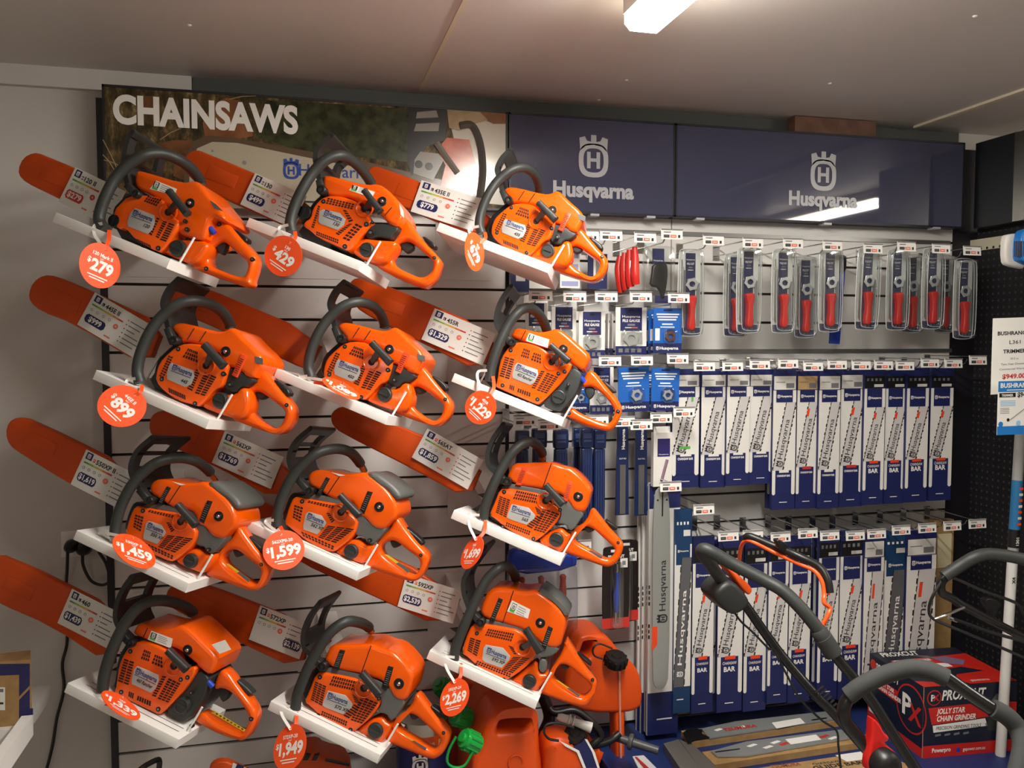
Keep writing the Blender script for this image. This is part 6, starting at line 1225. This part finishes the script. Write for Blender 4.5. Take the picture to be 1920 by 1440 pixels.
# ------------------------------------------------------------------ black side wall on the right
def peg_mat():
    m = bpy.data.materials.new('pegboard_black'); m.use_nodes = True; nt = m.node_tree; b = nt.nodes['Principled BSDF']; b.inputs['Roughness'].default_value = .55
    tc = nt.nodes.new('ShaderNodeTexCoord'); sp = nt.nodes.new('ShaderNodeSeparateXYZ'); nt.links.new(tc.outputs['Object'], sp.inputs[0]); ds = []
    for ax in ('Y', 'Z'):
        a = nt.nodes.new('ShaderNodeMath'); a.operation = 'MULTIPLY'; a.inputs[1].default_value = 40; f = nt.nodes.new('ShaderNodeMath'); f.operation = 'FRACT'; s = nt.nodes.new('ShaderNodeMath'); s.operation = 'SUBTRACT'; s.inputs[1].default_value = .5; p = nt.nodes.new('ShaderNodeMath'); p.operation = 'POWER'; p.inputs[1].default_value = 2
        nt.links.new(sp.outputs[ax], a.inputs[0]); nt.links.new(a.outputs[0], f.inputs[0]); nt.links.new(f.outputs[0], s.inputs[0]); nt.links.new(s.outputs[0], p.inputs[0]); ds.append(p)
    ad = nt.nodes.new('ShaderNodeMath'); nt.links.new(ds[0].outputs[0], ad.inputs[0]); nt.links.new(ds[1].outputs[0], ad.inputs[1]); lt = nt.nodes.new('ShaderNodeMath'); lt.operation = 'LESS_THAN'; lt.inputs[1].default_value = .03; nt.links.new(ad.outputs[0], lt.inputs[0])
    mx = nt.nodes.new('ShaderNodeMix'); mx.data_type = 'RGBA'; mx.inputs[6].default_value = srgb('#17171b'); mx.inputs[7].default_value = srgb('#3a3a3e'); nt.links.new(lt.outputs[0], mx.inputs[0]); nt.links.new(mx.outputs[2], b.inputs['Base Color']); return m
t = thing('pegboard_panel', (XSIDE-.02, -.6, .3), 'black pegboard panel on the right-hand wall', 'wall panel')
part('board', MB().box((XSIDE-.02, -1.15, .0), (XSIDE+.05, -.03, CAMZ+.41), peg_mat()), t, smooth=0)
q0, q1 = at_x(1812, 447, XSIDE-.022), at_x(1882, 464, XSIDE-.022)
mb = MB(); mb.box((XSIDE-.024, q1[1], q1[2]), (XSIDE-.02, q0[1], q0[2]-.01), TRIM)
for k in range(6): y = q0[1]+(q1[1]-q0[1])*(k+.5)/6; mb.cyl((XSIDE-.0245, y, q1[2]+.006), (1, 0, 0), .005, .002, BLACK, 10)
part('perforated_strip', mb, t, smooth=0)
HX = 2.392; q0, q1 = at_x(1812, 350, HX), at_x(1905, 330, HX)
t = thing('header_box', (HX, -.3, CAMZ+.41), 'black header box along the top of the right-hand wall', 'header box')
part('panel', MB().box((HX, q1[1], CAMZ+.405), (XSIDE-.001, -.075, CAMZ+.71), mat('header_black', '#14171c', .35)), t, smooth=0)
part('steel_end', MB().box((HX-.012, q1[1]-.3, CAMZ+.405), (XSIDE-.001, q1[1]-.002, CAMZ+.705), mat('brushed_steel', '#8a8880', .25, metal=.9)), t, smooth=0)
# paper notices
def notice(name, quad, Y, label, fn):
    A, B, C_ = at(*quad[0], Y), at(*quad[1], Y), at(*quad[2], Y); U = B-A; W = np.linalg.norm(U); U /= W; H = A[2]-C_[2]; t = thing(name, A, label, 'notice')
    q = lambda u, v, k=0: A+U*(W*u)-Z3*(H*v)-Y3*(.0005*k); mb = MB(); P4 = [q(0, 0), q(1, 0), q(1, 1), q(0, 1)]; mb.hexa(P4, [p+Y3*.001 for p in P4], PAPER); part('sheet', mb, t, smooth=0); mb = MB(); fn(mb, q, U, W, H); part('print', mb, t, smooth=0)
def n1(mb, q, U, W, H):
    for s, u, v, h, m, st in (('BUSHRANGER', .5, .225, .05, TXT, .78), ('L361', .5, .345, .05, TXT, .25), ('TRIMMER', .5, .465, .05, TXT, .52), ('35.5 cc', .5, .55, .025, TXG, .18), ('Two Year Domestic', .5, .62, .025, TXG, .6), ('Commercial Warranty', .5, .685, .025, TXG, .66), ('$949.00', .5, .8, .06, RED, .52)): mb.text(s, q(u, v, 1), U, Z3, H*h, m, 'c', st > .5 and h > .04, stretch=W*st)
notice('paper_notice', [(1862, 597), (1946, 594), (1858, 740)], -.62, 'white paper notice reading Bushranger L361 Trimmer $949.00 on the right', n1)
def n2(mb, q, U, W, H):
    R = lambda u0, v0, u1, v1, m, k=1: mb.poly([q(u0, v0, k), q(u1, v0, k), q(u1, v1, k), q(u0, v1, k)], m)
    bl = mat('notice_blue', '#1f78c4', .45); R(0, 0, 1, .2, bl); R(0, .84, 1, 1, bl); R(.03, .22, .42, .3, BLACK); mb.text('TRIMMER', q(.22, .285, 2), U, Z3, H*.045, TXW, 'c', True); mb.text('BUSHRANGER', q(.5, .12, 2), U, Z3, H*.085, TXW, 'c', True, stretch=W*.9); R(.2, .16, .7, .175, TXW, 2)
    mb.text('$949', q(.46, .3, 2), U, Z3, H*.09, TXT, 'l', True)
    for k in range(4): R(.06, .36+.03*k, .42, .375+.03*k, mat('notice_pale', '#9cc4e4', .5)); R(.06, .5+.03*k, .28, .51+.03*k, TXG)
    a, b = q(.3, .72, 2), q(.85, .4, 2); mb.tube([a, b], .001, TXG, 4); mb.cyl(q(.25, .72, 2), -Y3, H*.03, .001, BLACK, 10); mb.cyl(q(.08, .8, 1), -Y3, H*.05, .001, bl, 14); mb.cyl(q(.5, .79, 1), -Y3, H*.05, .001, mat('notice_pale', '#9cc4e4', .5), 14)
notice('paper_notice', [(1872, 715), (1950, 713), (1869, 816)], -.64, 'blue and white printed notice overlapping the white one, with black price tag', n2)
Yq = -.55; t = thing('blower', at(1905, 465, Yq), 'white and blue vented power blower hanging at the right edge', 'power tool')
mb = MB(); mb.pillow([(p[0], p[2]) for p in pts([(1886, 445), (1893, 438), (1930, 436), (1930, 505), (1892, 498), (1885, 488)], Yq)], Yq, Yq+.02, .008, mat('blower_white', '#d8d6d0', .4), n=1); part('tank', mb, t)
mb = MB(); mb.pillow([(p[0], p[2]) for p in pts([(1901, 440), (1910, 430), (1940, 428), (1940, 502), (1902, 492), (1898, 480)], Yq)], Yq-.03, Yq+.0, .006, mat('blower_blue', '#1e74c2', .35), n=1)
for k in range(5): mb.pillow([(p[0], p[2]) for p in pts([(1903+4*k, 452), (1905+4*k, 452), (1905+4*k, 482), (1903+4*k, 481)], Yq-.0305)], Yq-.0315, Yq-.028, .0004, NAVYD, n=0, seg=1)
part('cover', mb, t)
Yp = -.5; t = thing('trimmer_shaft', at(1890, 1250, Yp), 'white upright trimmer shaft with black and blue bands at the right edge', 'trimmer shaft')
pp = lambda y: at(1912-(y-830)*.062, y, Yp); r_ = .0155
mb = MB(); mb.tube([pp(812), pp(900)], r_, mat('shaft_grey', '#9a9a98', .4), 14); mb.tube([pp(1040), pp(1445)], r_, mat('shaft_white', '#d9d8d4', .35), 14); mb.tube([pp(1026), pp(1040)], r_, mat('shaft_grey', '#9a9a98', .4), 14); part('shaft', mb, t)
mb = MB(); mb.tube([pp(900), pp(992)], r_*1.04, mat('shaft_blue', '#2a6c9c', .35), 14); mb.tube([pp(992), pp(1026)], r_*1.04, BLACK, 14); part('band', mb, t); mb = MB(); dn = pp(1000)-pp(990); dn /= np.linalg.norm(dn); rt_ = np.cross(-Y3, dn)
mb.text('1301', pp(1021)-Y3*(r_*1.06)-X3*-.004, -dn, -X3, .011, TXW, 'l', True); mb.text('X4', pp(1086)-Y3*(r_*1.02), -dn, -X3, .012, TXT, 'c', True)
for k in range(7): p = pp(915+11*k)-Y3*(r_*1.06); mb.add([p-X3*.006-Z3*.004, p+X3*.008-Z3*.004, p+X3*.008+Z3*.004, p-X3*.006+Z3*.004], [(0, 1, 2, 3)], LAB if k % 2 else ORANGE2)
part('lettering', mb, t, smooth=0)
# ------------------------------------------------------------------ lawn mower handles
def path(l, n=7): return spline([at(x, y, Y) for x, y, Y in l], n)
t = thing('mower_handle', at(1560, 1440, -1.0), 'black mower handle with orange bail and switch housing, in front of the bar packs', 'mower handle')
mb = MB(); mb.tube(path([(1362, 1100, -.74), (1346, 1078, -.76), (1330, 1055, -.8), (1315, 1034, -.84), (1328, 1032, -.86), (1371, 1056, -.88), (1433, 1088, -.92), (1468, 1108, -.95), (1504, 1143, -.98), (1536, 1182, -1.0)]), .0155, HAND, 14); part('grip', mb, t)
mb = MB(); mb.tube(path([(1548, 1197, -1.0), (1565, 1228, -1.01), (1628, 1305, -1.05), (1670, 1370, -1.08), (1725, 1455, -1.12), (1800, 1570, -1.18)]), .0125, TUBE, 12); mb.tube(path([(1385, 1120, -.73), (1400, 1138, -.74), (1460, 1222, -.78), (1531, 1305, -.84), (1563, 1337, -.86), (1640, 1425, -.92), (1720, 1520, -1.0)]), .0125, TUBE, 12); part('tube', mb, t)
a, b = at(1533, 1180, -1.0), at(1563, 1226, -1.01); d = (b-a)/np.linalg.norm(b-a); L = np.linalg.norm(b-a)
mb = MB(); mb.lathe(a, d, [(.016, 0), (.0195, .006), (.0195, L*.3), (.021, L*.32), (.021, L), (.014, L+.003)], FOAM, 18); mb.cyl(at(1555, 1205, -1.0)-CW*.016, -CW, .005, .008, BLACK, 10); part('joint_sleeve', mb, t)
hz = lambda l: [(1300+.17708*x, 980+.17708*y) for x, y in l]
Yh = -.78; mb = MB(); mb.pillow([(p[0], p[2]) for p in pts(hz([(250, 720), (340, 640), (440, 620), (600, 800), (605, 890), (520, 960), (440, 985), (380, 965), (260, 850), (225, 790)]), Yh)], Yh, Yh+.08, .014, DARK, n=1, seg=4); part('switch_housing', mb, t)
mb = MB(); mb.pillow([(p[0], p[2]) for p in pts(hz([(330, 460), (420, 500), (510, 580), (600, 660), (635, 720), (600, 775), (560, 750), (480, 650), (430, 580)]), Yh+.02)], Yh+.02, Yh+.06, .006, mat('bail_orange', '#ef5a1a', .35), n=1); part('bail_lever', mb, t)
BO = MATS['bail_orange']
mb = MB(); mb.tube(path([(1386, 1058, -.76), (1387, 1042, -.78), (1390, 1024, -.8), (1398, 1014, -.82), (1412, 1016, -.84), (1450, 1035, -.87), (1495, 1056, -.92), (1526, 1070, -.95), (1541, 1090, -.97), (1545, 1113, -.98), (1545, 1130, -.99), (1556, 1140, -.995), (1553, 1152, -1.0), (1541, 1174, -1.0)]), .005, BO, 9); part('bail', mb, t)
mb = MB(); mb.tube(path([(1398, 1012, -.81), (1406, 1006, -.83), (1456, 1026, -.87), (1495, 1042, -.92), (1535, 1062, -.95), (1551, 1086, -.97), (1556, 1112, -.98)]), .0095, BLACK, 10); mb.pillow([(p[0], p[2]) for p in pts(hz([(880, 170), (960, 200), (1010, 240), (1030, 300), (960, 320), (900, 260)]), -.9)], -.9, -.885, .003, BLACK, n=1); part('bail_grip', mb, t)
mb = MB(); mb.tube(path([(1378, 1150, -.76), (1390, 1166, -.77), (1412, 1186, -.78), (1440, 1215, -.8), (1452, 1222, -.8), (1475, 1265, -.83), (1500, 1310, -.86), (1540, 1350, -.88), (1568, 1370, -.9), (1572, 1400, -.9), (1577, 1445, -.9)]), .0028, BLACK, 7); part('cable', mb, t)
mb = MB()
for k in range(6): a = at(1536+5.5*k*.9, 1293+6.5*k, -.85); mb.tube([a+X3*.012+Z3*.008, a-X3*.012-Z3*.008], .0028, BLACK, 6)
part('cable_clip', mb, t)
t = thing('mower_handle', at(1890, 1250, -.8), 'black mower handle with wire bail at the right edge in front of the pegboard', 'mower handle')
mb = MB(); mb.tube(path([(2000, 1075, -.9), (1920, 1049, -.86), (1860, 1039, -.83), (1830, 1044, -.82), (1798, 1062, -.8), (1769, 1081, -.79)]), .0165, HAND, 12); part('grip', mb, t)
mb = MB(); mb.tube(path([(1771, 1082, -.79), (1764, 1096, -.79), (1767, 1112, -.79), (1785, 1122, -.79), (1810, 1138, -.8), (1888, 1179, -.82), (1922, 1197, -.83), (2000, 1240, -.86)]), .0115, TUBE, 12); part('tube', mb, t)
mb = MB()
for l in ([(1766, 1088, -.8), (1783, 1082, -.8), (1840, 1106, -.82), (1897, 1127, -.84), (1912, 1136, -.84), (1922, 1158, -.85)], [(1765, 1091, -.8), (1747, 1122, -.8), (1742, 1146, -.8), (1751, 1161, -.8), (1790, 1178, -.82), (1860, 1207, -.84), (1925, 1235, -.86)]): mb.tube(path(l), .0042, TUBE, 8)
part('bail', mb, t); mb = MB(); mb.tube(path([(1752, 1160, -.8), (1780, 1150, -.81), (1808, 1139, -.81)]), .004, CHROME, 8); part('link_rod', mb, t)
mb = MB(); mb.tube(path([(1786, 1160, -.8), (1810, 1168, -.81), (1860, 1186, -.83), (1925, 1204, -.86)]), .0045, BLACK, 8); mb.tube(path([(1779, 1158, -.8), (1794, 1164, -.8)]), .005, CHROME, 8); part('cable', mb, t)
mb = MB(); a = at(1862, 1128, -.78); mb.pillow([(p[0], p[2]) for p in pts([(1848, 1122), (1870, 1124), (1882, 1136), (1872, 1144), (1868, 1170), (1858, 1168), (1860, 1142), (1848, 1134)], -.78)], -.78, -.76, .004, BLACK, n=1); part('lever', mb, t)
t = thing('mower_handle', at(1800, 1440, -1.4), 'nearest mower handle with two grey foam grips, across the grinder carton', 'mower handle')
mb = MB(); mb.tube(path([(1590, 1305, -1.3), (1616, 1286, -1.31), (1654, 1267, -1.32), (1701, 1254, -1.34), (1738, 1256, -1.36), (1776, 1272, -1.38)]), .0172, FOAM, 14); mb.tube(path([(1862, 1328, -1.42), (1888, 1343, -1.43), (1908, 1366, -1.44), (1917, 1400, -1.46), (1908, 1450, -1.48), (1890, 1520, -1.5)]), .0172, FOAM, 14); part('foam_grip', mb, t)
mb = MB(); mb.tube(path([(1772, 1268, -1.375), (1822, 1303, -1.4), (1866, 1332, -1.42)]), .0125, TUBE, 12); mb.tube(path([(1598, 1300, -1.3), (1588, 1313, -1.3), (1582, 1330, -1.3), (1585, 1350, -1.3), (1607, 1379, -1.31), (1635, 1414, -1.32), (1655, 1445, -1.33), (1700, 1520, -1.36)]), .0125, TUBE, 12); part('tube', mb, t)
lz = lambda l: [(1560+.1875*x, 1180+.1875*y) for x, y in l]; Yl = -1.34
mb = MB(); mb.pillow([(p[0], p[2]) for p in pts(lz([(415, 910), (440, 905), (490, 960), (530, 1040), (580, 1080), (575, 1120), (530, 1140), (640, 1230), (690, 1300), (560, 1240), (470, 1260), (430, 1330), (420, 1420), (360, 1420), (380, 1250), (410, 1080)]), Yl)], Yl, Yl+.02, .005, mat('lever_red', '#e0231d', .3, coat=.4), n=1); part('lever', mb, t)
c = at(*lz([(565, 1370)])[0], Yl-.02); part('lever_hub', MB().lathe(c+Y3*.02, (0, -1, 0), [(.028, 0), (.028, .02), (.022, .03), (.012, .034)], BLACK, 24), t)
